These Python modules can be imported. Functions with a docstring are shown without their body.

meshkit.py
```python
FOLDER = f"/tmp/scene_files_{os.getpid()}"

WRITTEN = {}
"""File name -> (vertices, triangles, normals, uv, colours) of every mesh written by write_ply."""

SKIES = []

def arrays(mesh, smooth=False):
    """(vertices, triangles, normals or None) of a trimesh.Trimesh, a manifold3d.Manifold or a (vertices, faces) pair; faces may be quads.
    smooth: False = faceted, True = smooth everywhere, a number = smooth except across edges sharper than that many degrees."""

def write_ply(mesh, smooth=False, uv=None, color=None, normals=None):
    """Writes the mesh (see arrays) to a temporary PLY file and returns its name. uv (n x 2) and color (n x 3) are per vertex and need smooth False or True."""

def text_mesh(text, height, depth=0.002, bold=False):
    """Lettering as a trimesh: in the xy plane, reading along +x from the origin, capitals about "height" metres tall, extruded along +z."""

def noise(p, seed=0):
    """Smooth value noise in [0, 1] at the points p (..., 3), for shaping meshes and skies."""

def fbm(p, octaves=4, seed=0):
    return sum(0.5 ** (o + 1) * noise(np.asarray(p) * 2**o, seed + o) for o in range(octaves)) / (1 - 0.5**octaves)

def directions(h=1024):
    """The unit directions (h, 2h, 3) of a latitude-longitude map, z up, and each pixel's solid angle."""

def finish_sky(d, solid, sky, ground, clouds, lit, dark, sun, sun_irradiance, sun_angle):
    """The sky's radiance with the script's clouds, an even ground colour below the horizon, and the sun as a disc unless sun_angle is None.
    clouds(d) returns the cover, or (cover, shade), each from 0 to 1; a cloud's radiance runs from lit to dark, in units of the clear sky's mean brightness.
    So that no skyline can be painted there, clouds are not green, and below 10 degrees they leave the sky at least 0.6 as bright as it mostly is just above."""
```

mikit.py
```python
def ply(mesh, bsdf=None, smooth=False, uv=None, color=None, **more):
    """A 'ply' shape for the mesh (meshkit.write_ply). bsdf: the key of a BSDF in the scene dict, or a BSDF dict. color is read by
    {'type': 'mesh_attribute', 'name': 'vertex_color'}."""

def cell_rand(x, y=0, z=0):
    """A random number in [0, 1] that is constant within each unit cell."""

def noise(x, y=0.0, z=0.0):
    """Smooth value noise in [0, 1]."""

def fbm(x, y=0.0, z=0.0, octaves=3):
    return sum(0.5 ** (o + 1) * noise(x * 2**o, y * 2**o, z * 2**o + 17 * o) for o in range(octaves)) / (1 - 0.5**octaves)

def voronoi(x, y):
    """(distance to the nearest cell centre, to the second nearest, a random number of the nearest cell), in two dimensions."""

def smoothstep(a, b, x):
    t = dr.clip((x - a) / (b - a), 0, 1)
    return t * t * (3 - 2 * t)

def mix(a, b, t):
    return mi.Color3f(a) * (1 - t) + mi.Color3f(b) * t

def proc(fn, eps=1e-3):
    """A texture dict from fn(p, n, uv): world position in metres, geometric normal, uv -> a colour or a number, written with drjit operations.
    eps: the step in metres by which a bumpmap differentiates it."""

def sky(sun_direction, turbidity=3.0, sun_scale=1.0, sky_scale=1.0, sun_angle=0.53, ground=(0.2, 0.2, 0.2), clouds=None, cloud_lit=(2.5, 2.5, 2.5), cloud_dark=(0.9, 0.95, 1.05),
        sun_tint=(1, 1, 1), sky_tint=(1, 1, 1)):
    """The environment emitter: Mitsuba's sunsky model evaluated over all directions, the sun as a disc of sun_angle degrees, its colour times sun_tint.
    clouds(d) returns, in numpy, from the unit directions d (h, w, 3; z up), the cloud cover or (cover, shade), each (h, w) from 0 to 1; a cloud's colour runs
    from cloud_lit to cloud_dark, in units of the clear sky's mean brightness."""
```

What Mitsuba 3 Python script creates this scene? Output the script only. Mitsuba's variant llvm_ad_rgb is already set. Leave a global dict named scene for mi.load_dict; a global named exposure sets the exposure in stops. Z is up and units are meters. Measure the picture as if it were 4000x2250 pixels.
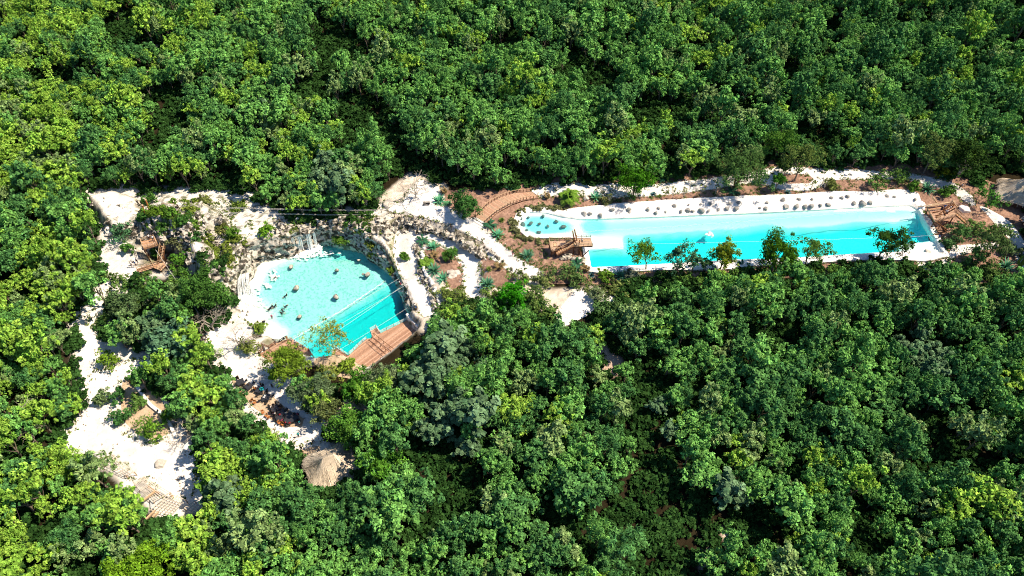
import math, numpy as np, trimesh, manifold3d as m3, shapely, mitsuba as mi, drjit as dr, mikit, meshkit
from shapely.geometry import Polygon, LineString, Point
from scipy.ndimage import gaussian_filter
from scipy.interpolate import RegularGridInterpolator
T = mi.ScalarTransform4f
scene, labels = {}, {}

# ---- camera, sun and sky, exposure -------------------------------------------------------------------
HFOV, PITCH, CAMH = 68.0, 50.0, 140.0
cp, sp, TX = math.cos(math.radians(PITCH)), math.sin(math.radians(PITCH)), math.tan(math.radians(HFOV / 2))
scene['camera'] = {'type': 'perspective', 'fov': HFOV, 'fov_axis': 'x', 'near_clip': 1.0, 'far_clip': 9000.0,
                   'to_world': T().look_at(origin=[0, 0, CAMH], target=[0, cp, CAMH - sp], up=[0, 0, 1])}
SUN = np.array([0.57, 0.08, 0.82])
scene['sky'] = mikit.sky(SUN.tolist(), turbidity=3, sky_scale=0.75, sun_tint=(1.0, 0.99, 0.97))
exposure = 2.3

# ---- the site survey: a point of the 4000 x 2250 aerial survey sheet to metres at height z -------------
def g(u, v, z=0.0):
    dx, dy = (u - 2000) / 2000 * TX, -(v - 1125) / 2000 * TX
    d = np.array([dx, cp + dy * sp, -sp + dy * cp])
    t = (z - CAMH) / d[2]
    return np.array([t * d[0], t * d[1], z])
def px(p):
    p = np.asarray(p, float)
    x, y, z = p[..., 0], p[..., 1], p[..., 2] - CAMH
    f, up = y * cp - z * sp, y * sp + z * cp
    return np.stack([2000 + x / f / TX * 2000, 1125 - up / f / TX * 2000], -1)
def gp(pts, z=0.0):
    return [g(*(p if len(p) == 3 else (*p, z)))[:2] for p in pts]
def smooth_poly(pts, r=0.6):
    p = Polygon(pts)
    if not p.is_valid: p = p.buffer(0)
    if p.geom_type != 'Polygon': p = max(p.geoms, key=lambda q: q.area)
    return p.buffer(r, quad_segs=4).buffer(-2 * r, quad_segs=4).buffer(r, quad_segs=4).simplify(0.06)
def biggest(p):
    return p if p.geom_type == 'Polygon' else max([q for q in p.geoms if q.geom_type == 'Polygon'], key=lambda q: q.area)

# ---- materials ---------------------------------------------------------------------------------------
def dif(c, two=False):
    d = {'type': 'diffuse', 'reflectance': {'type': 'rgb', 'value': list(c)}}
    return {'type': 'twosided', 'b': d} if two else d
def proc_dif(fn):
    return {'type': 'twosided', 'b': {'type': 'diffuse', 'reflectance': mikit.proc(fn)}}
scene['m_vertex'] = {'type': 'twosided', 'b': {'type': 'diffuse', 'reflectance': {'type': 'mesh_attribute', 'name': 'vertex_color'}}}
N, FB, SS, MX = mikit.noise, mikit.fbm, mikit.smoothstep, mikit.mix
scene['m_limestone'] = proc_dif(lambda p, n, uv: MX((0.74, 0.73, 0.71), (0.88, 0.87, 0.86), FB(p.x * .35, p.y * .35, p.z * .4)) * (0.86 + 0.22 * FB(p.x * 2.3, p.y * 2.3, p.z * 2.3, 3)) * (1 - .22 * SS(.56, .72, FB(p.x * .16 + 4, p.y * .16, 0, 4))) * (1 - .15 * SS(.60, .70, FB(p.x * 1.3, p.y * 1.3 + 7, 0, 4))))
scene['m_plaster'] = proc_dif(lambda p, n, uv: MX((0.80, 0.79, 0.77), (0.90, 0.89, 0.88), FB(p.x * .6, p.y * .6, p.z * .6)) * (0.92 + 0.1 * N(p.x * 4, p.y * 4, p.z * 4)))
scene['m_rock'] = proc_dif(lambda p, n, uv: MX(MX((0.07, 0.065, 0.055), (0.56, 0.53, 0.47), SS(.38, .56, FB(p.x * 1.3, p.y * 1.3, p.z * 1.1, 4))), (0.09, 0.10, 0.06), 0.8 * SS(.60, .72, FB(p.x * .9 + 30, p.y * .9, p.z * .5, 3))))
scene['m_boulder'] = proc_dif(lambda p, n, uv: MX((0.36, 0.33, 0.29), (0.70, 0.67, 0.62), FB(p.x * 1.5, p.y * 1.5, p.z * 1.5, 3)))
scene['m_grey_boulder'] = proc_dif(lambda p, n, uv: MX((0.17, 0.17, 0.168), (0.46, 0.46, 0.45), FB(p.x * 1.7, p.y * 1.7, p.z * 1.7, 3)))
scene['m_mulch'] = proc_dif(lambda p, n, uv: MX((0.15, 0.085, 0.065), (0.50, 0.33, 0.25), FB(p.x * 2.6, p.y * 2.6, 0, 3)) * (0.55 + 0.7 * FB(p.x * .3 + 9, p.y * .3, 0, 3)))
scene['m_wood'] = proc_dif(lambda p, n, uv: MX((0.36, 0.20, 0.115), (0.52, 0.33, 0.20), FB(p.x * 2.1, p.y * 2.1, p.z * 2.1, 3)))
scene['m_wood_pale'] = dif((0.55, 0.40, 0.26))
scene['m_wood_dark'] = dif((0.16, 0.075, 0.04))
scene['m_plank_a'], scene['m_plank_b'], scene['m_plank_c'] = dif((0.44, 0.27, 0.19)), dif((0.52, 0.34, 0.25)), dif((0.37, 0.22, 0.155))
scene['m_grey_plank_a'], scene['m_grey_plank_b'] = dif((0.44, 0.31, 0.22)), dif((0.52, 0.38, 0.28))
scene['m_rope'] = dif((0.55, 0.50, 0.42))
scene['m_cable'] = dif((0.62, 0.62, 0.60))
scene['m_black'] = {'type': 'roughplastic', 'diffuse_reflectance': {'type': 'rgb', 'value': [0.018, 0.018, 0.022]}, 'alpha': 0.25}
scene['m_table'] = {'type': 'roughplastic', 'diffuse_reflectance': {'type': 'rgb', 'value': [0.04, 0.042, 0.05]}, 'alpha': 0.2}
scene['m_post'] = dif((0.07, 0.045, 0.03))
scene['m_thatch'] = {'type': 'twosided', 'b': {'type': 'diffuse', 'reflectance': {'type': 'mesh_attribute', 'name': 'vertex_color'}}}
scene['m_sand'] = proc_dif(lambda p, n, uv: MX((0.42, 0.32, 0.22), (0.58, 0.47, 0.35), FB(p.x * .8, p.y * .8, 0, 3)))
scene['m_lattice'] = dif((0.62, 0.57, 0.50))
scene['m_bark'] = proc_dif(lambda p, n, uv: MX((0.13, 0.10, 0.075), (0.30, 0.26, 0.21), FB(p.x * 3, p.y * 3, p.z * 2)))
scene['m_dead'] = dif((0.46, 0.42, 0.37))
scene['m_fall'] = dif((0.86, 0.90, 0.92), True)
scene['m_foam'] = dif((0.92, 0.95, 0.95), True)
scene['m_net'] = dif((0.55, 0.72, 0.72), True)
for k, c in dict(skin=(0.36, 0.20, 0.13), hair=(0.02, 0.014, 0.01), white=(0.75, 0.76, 0.78), blue=(0.05, 0.12, 0.35), teal=(0.02, 0.40, 0.45), red=(0.45, 0.03, 0.05), navy=(0.02, 0.025, 0.05), pink=(0.5, 0.10, 0.2), orange=(0.42, 0.17, 0.06)).items():
    scene['m_' + k] = dif(c)
def _pool(p, n, uv):                    # pale plaster that reads bluer the more water stands over it
    d = -0.3 - p.z
    c = MX((0.80, 0.89, 0.87), (0.17, 0.80, 0.79), SS(0.08, 0.62, d))
    return MX(c, (0.012, 0.80, 0.84), SS(0.7, 2.3, d)) * (0.97 + 0.05 * FB(p.x * .25, p.y * .25, 0))
scene['m_pool'] = proc_dif(_pool)
def _cen(p, n, uv):
    d = -6.0 - p.z
    c = MX((0.86, 0.86, 0.80), (0.24, 0.68, 0.64), SS(0.0, 0.75, d + 0.5 * (FB(p.x * .12, p.y * .12, 0) - .5)))
    ripple = SS(.50, .70, FB(p.x * 2.6, p.y * 3.2, 0, 3)) * (.5 + FB(p.x * .2, p.y * .2, 5.))  # dark speckle that paints the water's ripple and sparkle into the floor
    c = MX(c, MX(c, (0.05, 0.40, 0.40), .6), ripple * SS(0.05, .9, d))
    c = MX(c, (0.004, 0.52, 0.55), SS(1.3, 2.8, d + 0.5 * (FB(p.x * .3, p.y * .3, 0) - .5)))
    return MX(c, (0.0, 0.15, 0.22), SS(3.2, 5.0, d))
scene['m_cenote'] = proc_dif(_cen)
scene['m_water'] = {'type': 'thindielectric', 'int_ior': 1.33}

# ---- keys, things, parts -----------------------------------------------------------------------------
_used = {}
def numbered(key):
    n = _used.get(key, -1) + 1
    _used[key] = n
    return key if n == 0 else f'{key}_{n:03d}'
def thing(name, label, cat, group=None):
    key = numbered(name)
    labels[key] = {'label': label, 'category': cat}
    if group: labels[key]['group'] = group
    return key
def part(holder, name, shape, label=None, kind=None):
    key = numbered(holder + '__' + name)
    scene[key] = shape
    if label or kind: labels[key] = {k: v for k, v in (('label', label), ('kind', kind)) if v}
    return key
def single(name, label, cat, shape, group=None):
    key = thing(name, label, cat, group)
    scene[key] = shape
    return key
def struct(name, shape):
    key = numbered(name)
    scene[key] = shape
    labels[key] = {'kind': 'structure'}
    return key
def ref(shape, bsdf=None, M=None):
    d = dict(shape)
    if bsdf: d['bsdf'] = {'type': 'ref', 'id': bsdf}
    if M is not None: d['to_world'] = M
    return d
def TM(loc=(0, 0, 0), rz=0.0, s=1.0):
    c, si = math.cos(rz), math.sin(rz)
    s = np.broadcast_to(np.asarray(s, float), 3)
    M = np.eye(4)
    M[:3, :3] = np.array([[c, -si, 0], [si, c, 0], [0, 0, 1]]) * s
    M[:3, 3] = loc
    return T(M)
def frame_to(a, b, w, h, roll=None):
    """Matrix that lays the unit box / unit rod (centred, along x) from a to b with section w x h."""
    a, b = np.asarray(a, float), np.asarray(b, float)
    x = b - a
    L = np.linalg.norm(x); x = x / L
    u = np.array([0, 0, 1.0]) if abs(x[2]) < 0.95 else np.array([0, 1.0, 0])
    if roll is not None: u = np.asarray(roll, float)
    y = np.cross(u, x); y /= np.linalg.norm(y)
    z = np.cross(x, y)
    M = np.eye(4)
    M[:3, 0], M[:3, 1], M[:3, 2], M[:3, 3] = x * L, y * w, z * h, (a + b) / 2
    return T(M)
_b = trimesh.creation.box((1, 1, 1))
BOX = mikit.ply(_b)
_c = trimesh.creation.cylinder(0.5, 1, sections=8); _c.apply_transform(trimesh.transformations.rotation_matrix(math.pi / 2, [0, 1, 0]))
ROD = mikit.ply(_c, smooth=40)
def beam(a, b, w, h, m, roll=None): return ref(BOX, m, frame_to(a, b, w, h, roll))
def rod(a, b, d, m): return ref(ROD, m, frame_to(a, b, d, d))
def tube_mesh(pts, radii, sides=6):
    p = np.asarray(pts, float)
    t = np.gradient(p, axis=0); t /= np.linalg.norm(t, axis=1, keepdims=True) + 1e-9
    a = np.cross(t, np.where(np.abs(t[:, 2:]) < .9, [0, 0, 1.], [1., 0, 0])); a /= np.linalg.norm(a, axis=1, keepdims=True) + 1e-9
    b = np.cross(t, a)
    an = np.arange(sides) * 2 * np.pi / sides
    v = p[:, None] + np.broadcast_to(radii, (len(p),))[:, None, None] * (np.cos(an)[None, :, None] * a[:, None] + np.sin(an)[None, :, None] * b[:, None])
    i, j = np.meshgrid(np.arange(len(p) - 1), np.arange(sides), indexing='ij')
    q = np.stack([i * sides + j, i * sides + (j + 1) % sides, (i + 1) * sides + (j + 1) % sides, (i + 1) * sides + j], -1).reshape(-1, 4)
    return v.reshape(-1, 3), np.vstack([q[:, [0, 1, 2]], q[:, [0, 2, 3]]])
def join(meshes):
    vs, fs, at = [], [], 0
    for v, f in meshes:
        vs.append(v); fs.append(np.asarray(f) + at); at += len(v)
    return np.vstack(vs), np.vstack(fs)

# ---- the lie of the land -----------------------------------------------------------------------------
DX = 0.5
GX, GY = np.arange(-140, 145.01, DX), np.arange(50, 190.01, DX)
MXX, MYY = np.meshgrid(GX, GY, indexing='ij')
Z = np.zeros_like(MXX)
def soft(poly_xy, sigma):
    m = shapely.contains_xy(Polygon(poly_xy).buffer(0), MXX, MYY).astype(float)
    return gaussian_filter(m, sigma / DX) if sigma > 0 else m
def lay(pts, sigma, z=None, only=None):
    """Raises or lowers the land inside a polygon of (u, v, z) points to the plane through them, with a soft edge."""
    global Z
    W = np.array([g(*(p if len(p) == 3 else (*p, z))) for p in pts])
    A = np.c_[W[:, :2], np.ones(len(W))]
    if np.ptp(W[:, 2]) < 1e-6: val = W[0, 2]
    else:
        c = np.linalg.lstsq(A, W[:, 2], rcond=None)[0]
        val = np.clip(c[0] * MXX + c[1] * MYY + c[2], W[:, 2].min() - .3, W[:, 2].max() + .3)
    m = soft(W[:, :2], sigma)
    Z = Z * (1 - m) + val * m
WL = -6.0                                                      # the cenote's water level
lay([(330, 1380), (420, 1250), (640, 1180), (830, 1180), (960, 1260), (1300, 1470), (1660, 1290), (1700, 1400), (1480, 1600), (1420, 1800), (1300, 2000), (900, 2120), (600, 2080), (300, 1900), (150, 1750), (230, 1500)], 5.0, -4.6)
CEN = [(917, 1150), (929, 1139), (975, 1100), (993, 1058), (997, 1031), (1040, 1018), (1086, 1007), (1149, 992), (1195, 972), (1246, 945), (1288, 943), (1330, 953), (1374, 961), (1424, 972), (1440, 1000), (1475, 1019), (1506, 1042), (1537, 1070), (1557, 1112), (1576, 1155), (1595, 1206), (1613, 1240), (1550, 1290), (1500, 1310), (1440, 1345), (1370, 1400), (1300, 1410), (1244, 1412), (1190, 1385), (1150, 1340), (1080, 1330), (1010, 1290), (950, 1215), (915, 1175)]
lay([(1530, 905, -4), (1600, 890, -3.6), (1760, 920, -2.6), (1880, 965, -1.2), (1920, 1010, -0.6), (1880, 1040, -1), (1890, 1180, -2.5), (1800, 1230, -4), (1720, 1250, -4), (1660, 1260, -4.2), (1600, 1210, -4.2), (1560, 1100, -4), (1530, 1000, -4)], 0.7)
lay([(1640, 965), (1700, 945), (1800, 1000), (1850, 1090), (1830, 1190), (1760, 1230), (1700, 1130), (1640, 1040)], 0.8, -2.2)      # raised planting bed
# rock hill with the tree house, white bluff
lay([(330, 760), (430, 735), (530, 760), (545, 850), (500, 900), (430, 890), (385, 830)], 0.5, 3.2)
lay([(545, 800), (640, 770), (800, 780), (880, 850), (800, 900), (740, 930), (650, 960), (570, 950), (530, 880)], .8, 3.4)
lay([(590, 790), (660, 780), (740, 800), (740, 880), (650, 890), (590, 860)], .6, 6.6)
lay([(720, 930), (800, 930), (900, 1040), (880, 1100), (800, 1060), (740, 990)], .6, 5.0)
lay([(600, 970), (690, 960), (730, 1010), (700, 1060), (600, 1050), (560, 1000)], 0.6, -3.0)
lay([(860, 920, 2.0), (980, 860, 1.5), (1030, 930, 0.6), (1080, 960, 0.4), (1020, 980, -0.5), (960, 1070, -.5), (880, 1060, 1.0)], 1.6)
# beach that slopes into the water, plaza
lay([(790, 1320, -4.9), (840, 1270, -5.0), (930, 1190, -5.7), (990, 1220, -6.05), (1100, 1270, -6.15), (1110, 1310, -5.9), (1020, 1330, -5.4), (860, 1370, -5)], 1.0)
lay([(1591, 1250), (1640, 1312), (1435, 1451), (1339, 1405), (1300, 1400), (1220, 1384), (1100, 1412), (1085, 1438), (1046, 1418), (1010, 1383), (1051, 1350), (1136, 1321)], .5, -5.5)
cen_xy = smooth_poly(gp(CEN, WL), 0.7)
inside = shapely.contains_xy(cen_xy, MXX, MYY)
dist = np.where(inside, shapely.distance(shapely.points(MXX, MYY), cen_xy.exterior), 0)
deep1 = soft(gp([(1545, 1075), (1500, 1110), (1130, 1335), (1160, 1420), (1380, 1440), (1660, 1260), (1640, 1150)], WL), 2.0)
deep2 = soft(gp([(1235, 925), (1300, 1005), (1370, 1000), (1440, 1022), (1480, 1065), (1515, 1105), (1600, 1100), (1480, 960), (1300, 910)], WL), 0.9)  # deeper water plus the cliff's shadow, put into the floor's depth tint
abyss = soft(gp([(1575, 1100), (1548, 1150), (1560, 1215), (1600, 1250), (1660, 1230), (1600, 1100)], WL), 0.9)
beachy = soft(gp([(820, 1230), (940, 1150), (1000, 1180), (1060, 1240), (1150, 1290), (1160, 1350), (1000, 1350)], WL), 2.2)
wx = np.clip((MXX - g(920, 1150, WL)[0]) / (g(1420, 1150, WL)[0] - g(920, 1150, WL)[0]), 0, 1)
depth = (0.3 + 0.75 * np.clip(dist / 5, 0, 1)) * (1 - .85 * beachy) * (.5 + .6 * wx) + 2.0 * deep1 + 1.5 * deep2 + 2.6 * abyss
ZF = WL - depth                                               # the floor under the water
near = gaussian_filter(inside.astype(float), 0.45 / DX)
Z = np.where(inside, np.minimum(Z, WL - depth - 0.6), Z)
d_out = np.where(inside, 0, shapely.distance(shapely.points(MXX, MYY), cen_xy))
Z = np.where(inside, Z, np.where(d_out < 1.5, (WL - .6) + (Z - WL + .6) * np.clip(d_out / 1.5, 0, 1), Z))
Z0 = Z.copy()
# long pool basin cut out of the ground
POOL = [(2037, 895), (2026, 868), (2037, 845), (2068, 829), (2138, 833), (2200, 849), (2266, 857), (2433, 853), (2588, 847), (2783, 839), (2977, 832), (3233, 818), (3466, 806), (3559, 803), (3583, 818), (3645, 927), (3676, 989), (3509, 985), (3338, 993), (3105, 1008), (2860, 1017), (2550, 1035), (2309, 1046), (2297, 979), (2290, 930), (2231, 921), (2119, 923), (2068, 919)]
RIM = [(2010, 890), (2004, 868), (2016, 838), (2053, 815), (2138, 816), (2200, 829), (2258, 816), (2394, 803), (2550, 791), (2744, 779), (2900, 771), (3055, 768), (3155, 760), (3272, 752), (3388, 756), (3466, 748), (3563, 748), (3587, 764), (3594, 791), (3600, 822), (3632, 861), (3672, 938), (3705, 1005), (3622, 1026), (3388, 1020), (3155, 1035), (2938, 1045), (2860, 1058), (2534, 1062), (2355, 1073), (2290, 1066), (2276, 985), (2270, 940), (2231, 932), (2119, 935), (2058, 930)]
pool_xy, rim_xy = smooth_poly(gp(POOL, -.3), .35), smooth_poly(gp(RIM, 0), .5)
pin = shapely.contains_xy(pool_xy.buffer(0.35), MXX, MYY)
Z = np.where(pin, -4.2, Z)
# roughness of bare rock
gx, gy = np.gradient(gaussian_filter(Z0, 1.0), DX)
steep = np.clip((np.hypot(gx, gy) - .35) / .7, 0, 1) * ~pin
P3 = np.stack([MXX, MYY, Z], -1)
Z = Z + steep * 1.7 * (meshkit.fbm(P3 * .55, 4, 3) - .5) + 0.12 * (meshkit.fbm(P3 * .3, 2, 9) - .5) * ~pin
_zi, _zf = RegularGridInterpolator((GX, GY), Z, bounds_error=False, fill_value=0.0), RegularGridInterpolator((GX, GY), ZF, bounds_error=False, fill_value=WL)
def zt(x, y): return _zi(np.stack([np.asarray(x, float), np.asarray(y, float)], -1))
def gt(u, v):
    """The point of the land that the survey sheet shows at (u, v)."""
    z = 0.0
    for _ in range(25):
        p = g(u, v, z); z += 0.6 * (float(zt(p[0], p[1])) - z)
    return g(u, v, z)

# colours of the bare land
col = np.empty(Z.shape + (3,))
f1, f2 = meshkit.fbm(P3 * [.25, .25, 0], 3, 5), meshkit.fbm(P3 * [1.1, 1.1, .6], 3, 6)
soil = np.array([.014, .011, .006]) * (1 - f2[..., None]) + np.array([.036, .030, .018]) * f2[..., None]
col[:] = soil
def tint(pts, c0, c1, sigma, z=0.0, k=1.0, freq=None):
    m = soft(gp(pts, z), sigma)[..., None] * k
    if freq is not None:
        n = meshkit.fbm(P3 * freq, 3, 21)
        m = np.clip(m * 2 - 1.15 + n[..., None] * 1.2, 0, 1) if k >= 1 else m * np.clip((n[..., None] - .42) * 6, 0, 1)
    global col
    c = np.array(c0) * (1 - f2[..., None]) + np.array(c1) * f2[..., None]
    col = col * (1 - m) + c * m
LIME0, LIME1 = (.56, .54, .49), (.90, .89, .86)
spk = np.clip((meshkit.fbm(P3 * [1.0, 1.0, .8], 3, 71) - .52) * 9, 0, 1)[..., None]
tint([(300, 750), (480, 710), (560, 760), (1000, 750), (1060, 830), (1260, 860), (1480, 810), (1570, 880), (1560, 960), (1640, 1080), (1640, 1260), (1560, 1330), (1380, 1470), (1300, 1400), (1100, 1450), (1150, 1650), (1280, 1640), (1340, 1580), (1280, 1750), (1170, 1800), (1000, 1740), (850, 1500), (760, 1330), (900, 1170), (800, 1100), (520, 1110), (440, 1050), (370, 850)], LIME0, LIME1, 1.2, -2.5, freq=.2)
tint([(555, 870), (740, 900), (760, 980), (720, 1065), (560, 1060), (530, 960)], (.045, .035, .025), (.20, .16, .12), .8, 0)  # dark leaf soil in the cleft, with the cleft's shade painted in
tint([(400, 920), (500, 1000), (560, 1110), (640, 1150), (480, 1230), (450, 1330), (640, 1380), (560, 1480), (700, 1560), (780, 1700), (790, 1850), (800, 1980), (640, 2040), (500, 1920), (420, 1830), (220, 1790), (200, 1720), (290, 1500), (280, 1250), (380, 1130)], LIME0, LIME1, 1.2, -2.5, freq=.2)
tint([(1480, 780), (1600, 680), (1740, 720), (1760, 800), (1900, 880), (1960, 950), (2130, 1060), (2140, 1140), (2330, 1130), (2430, 1170), (2260, 1230), (2200, 1300), (2130, 1230), (1900, 1200), (1730, 1270), (1640, 1300), (1600, 1200), (1540, 900)], (.40, .34, .27), (.80, .75, .68), 0.8, -1.0, freq=.3)
tint([(2300, 1320), (2360, 1320), (2440, 1400), (2420, 1480), (2350, 1480), (2320, 1400)], (.35, .26, .2), (.62, .5, .42), 1.0, 0, freq=.3)
for (u, v, r) in [(2860, 2080, 50), (2760, 2180, 60), (1100, 380, 30), (510, 395, 30), (450, 560, 30), (2030, 2150, 40)]:
    tint([(u + r * math.cos(a), v + .8 * r * math.sin(a)) for a in np.linspace(0, 6.28, 12)], (.40, .3, .24), (.68, .58, .5), 0.8, 0, freq=.4)
ms = soft(gp([(520, 770), (1000, 760), (1100, 840), (1480, 830), (1540, 900), (1430, 970), (1240, 935), (1000, 1000), (960, 1100), (700, 1130), (520, 1060)], -1), 1.0)[..., None]
col = col * (1 - ms * spk * .8) + np.array([.07, .075, .035]) * ms * spk * .8
rk = steep[..., None]
dark = np.clip((meshkit.fbm(P3 * [.8, .8, .9], 4, 31) - .47) * 7, 0, 1)[..., None]
rc = np.array([.66, .63, .57]) * (1 - dark) + np.array([.15, .14, .11]) * dark
moss = np.clip((meshkit.fbm(P3 * [.35, .35, .3], 3, 41) - .52) * 8, 0, 1)[..., None] * .7
rc = rc * (1 - moss) + np.array([.14, .16, .04]) * moss
col = col * (1 - rk) + rc * rk
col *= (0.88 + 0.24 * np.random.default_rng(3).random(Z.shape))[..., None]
# one sheet to the horizon
ext = np.array([2, 5, 10, 20, 40, 80, 160, 320, 640, 1300, 2600, 5000.])
X = np.r_[(GX[0] - ext)[::-1], GX, GX[-1] + ext]; Y = np.r_[(GY[0] - ext)[::-1], GY, GY[-1] + ext]
pad = len(ext)
ZZ, CC = np.pad(Z, pad, mode='edge'), np.stack([np.pad(col[..., k], pad, mode='edge') for k in range(3)], -1)
def grid_mesh(xs, ys, zz):
    n, m = len(xs), len(ys)
    v = np.stack([*np.meshgrid(xs, ys, indexing='ij'), zz], -1).reshape(-1, 3)
    i, j = np.meshgrid(np.arange(n - 1), np.arange(m - 1), indexing='ij')
    q = np.stack([i * m + j, (i + 1) * m + j, (i + 1) * m + j + 1, i * m + j + 1], -1).reshape(-1, 4)
    return v, q
v, q = grid_mesh(X, Y, ZZ)
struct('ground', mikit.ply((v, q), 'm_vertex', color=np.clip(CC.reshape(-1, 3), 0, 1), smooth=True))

# ---- slabs that follow the land ----------------------------------------------------------------------
def slab(poly, lift, drop, zf=zt, step=1.0):
    if poly.geom_type != 'Polygon': return join([slab(q, lift, drop, zf, step) for q in poly.geoms if q.geom_type == 'Polygon' and q.area > .3])
    rings = [np.array(poly.exterior.coords)[:-1]] + [np.array(r.coords)[:-1] for r in poly.interiors]
    M = m3.CrossSection(rings, m3.FillRule.EvenOdd).extrude(1.0).refine_to_length(step)
    me = M.to_mesh()
    v = np.array(me.vert_properties[:, :3], float)
    h = v[:, 2].copy()
    v[:, 2] = zf(v[:, 0], v[:, 1]) + np.where(h > .5, lift, -drop) 
    return v, np.array(me.tri_verts)
def flat(poly, z0, z1, step=4.0): return slab(poly, z1, -z0, lambda x, y: 0 * x, step)

# cenote floor and water
gxc, gyc = np.arange(-75, -15, .3), np.arange(95, 160, .3)
def clip_grid(poly, zf, d=0.3):
    x0, y0, x1, y1 = poly.bounds
    return slab(poly, 0.0, 0.4, zf, d * 3)
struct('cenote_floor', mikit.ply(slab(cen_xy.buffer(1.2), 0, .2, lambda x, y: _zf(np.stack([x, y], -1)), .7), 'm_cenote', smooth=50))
struct('cenote_water', mikit.ply(trimesh.creation.triangulate_polygon(cen_xy.buffer(.8), engine='earcut') if False else flat(cen_xy.buffer(.8), WL - .002, WL), 'm_water'))
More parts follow.
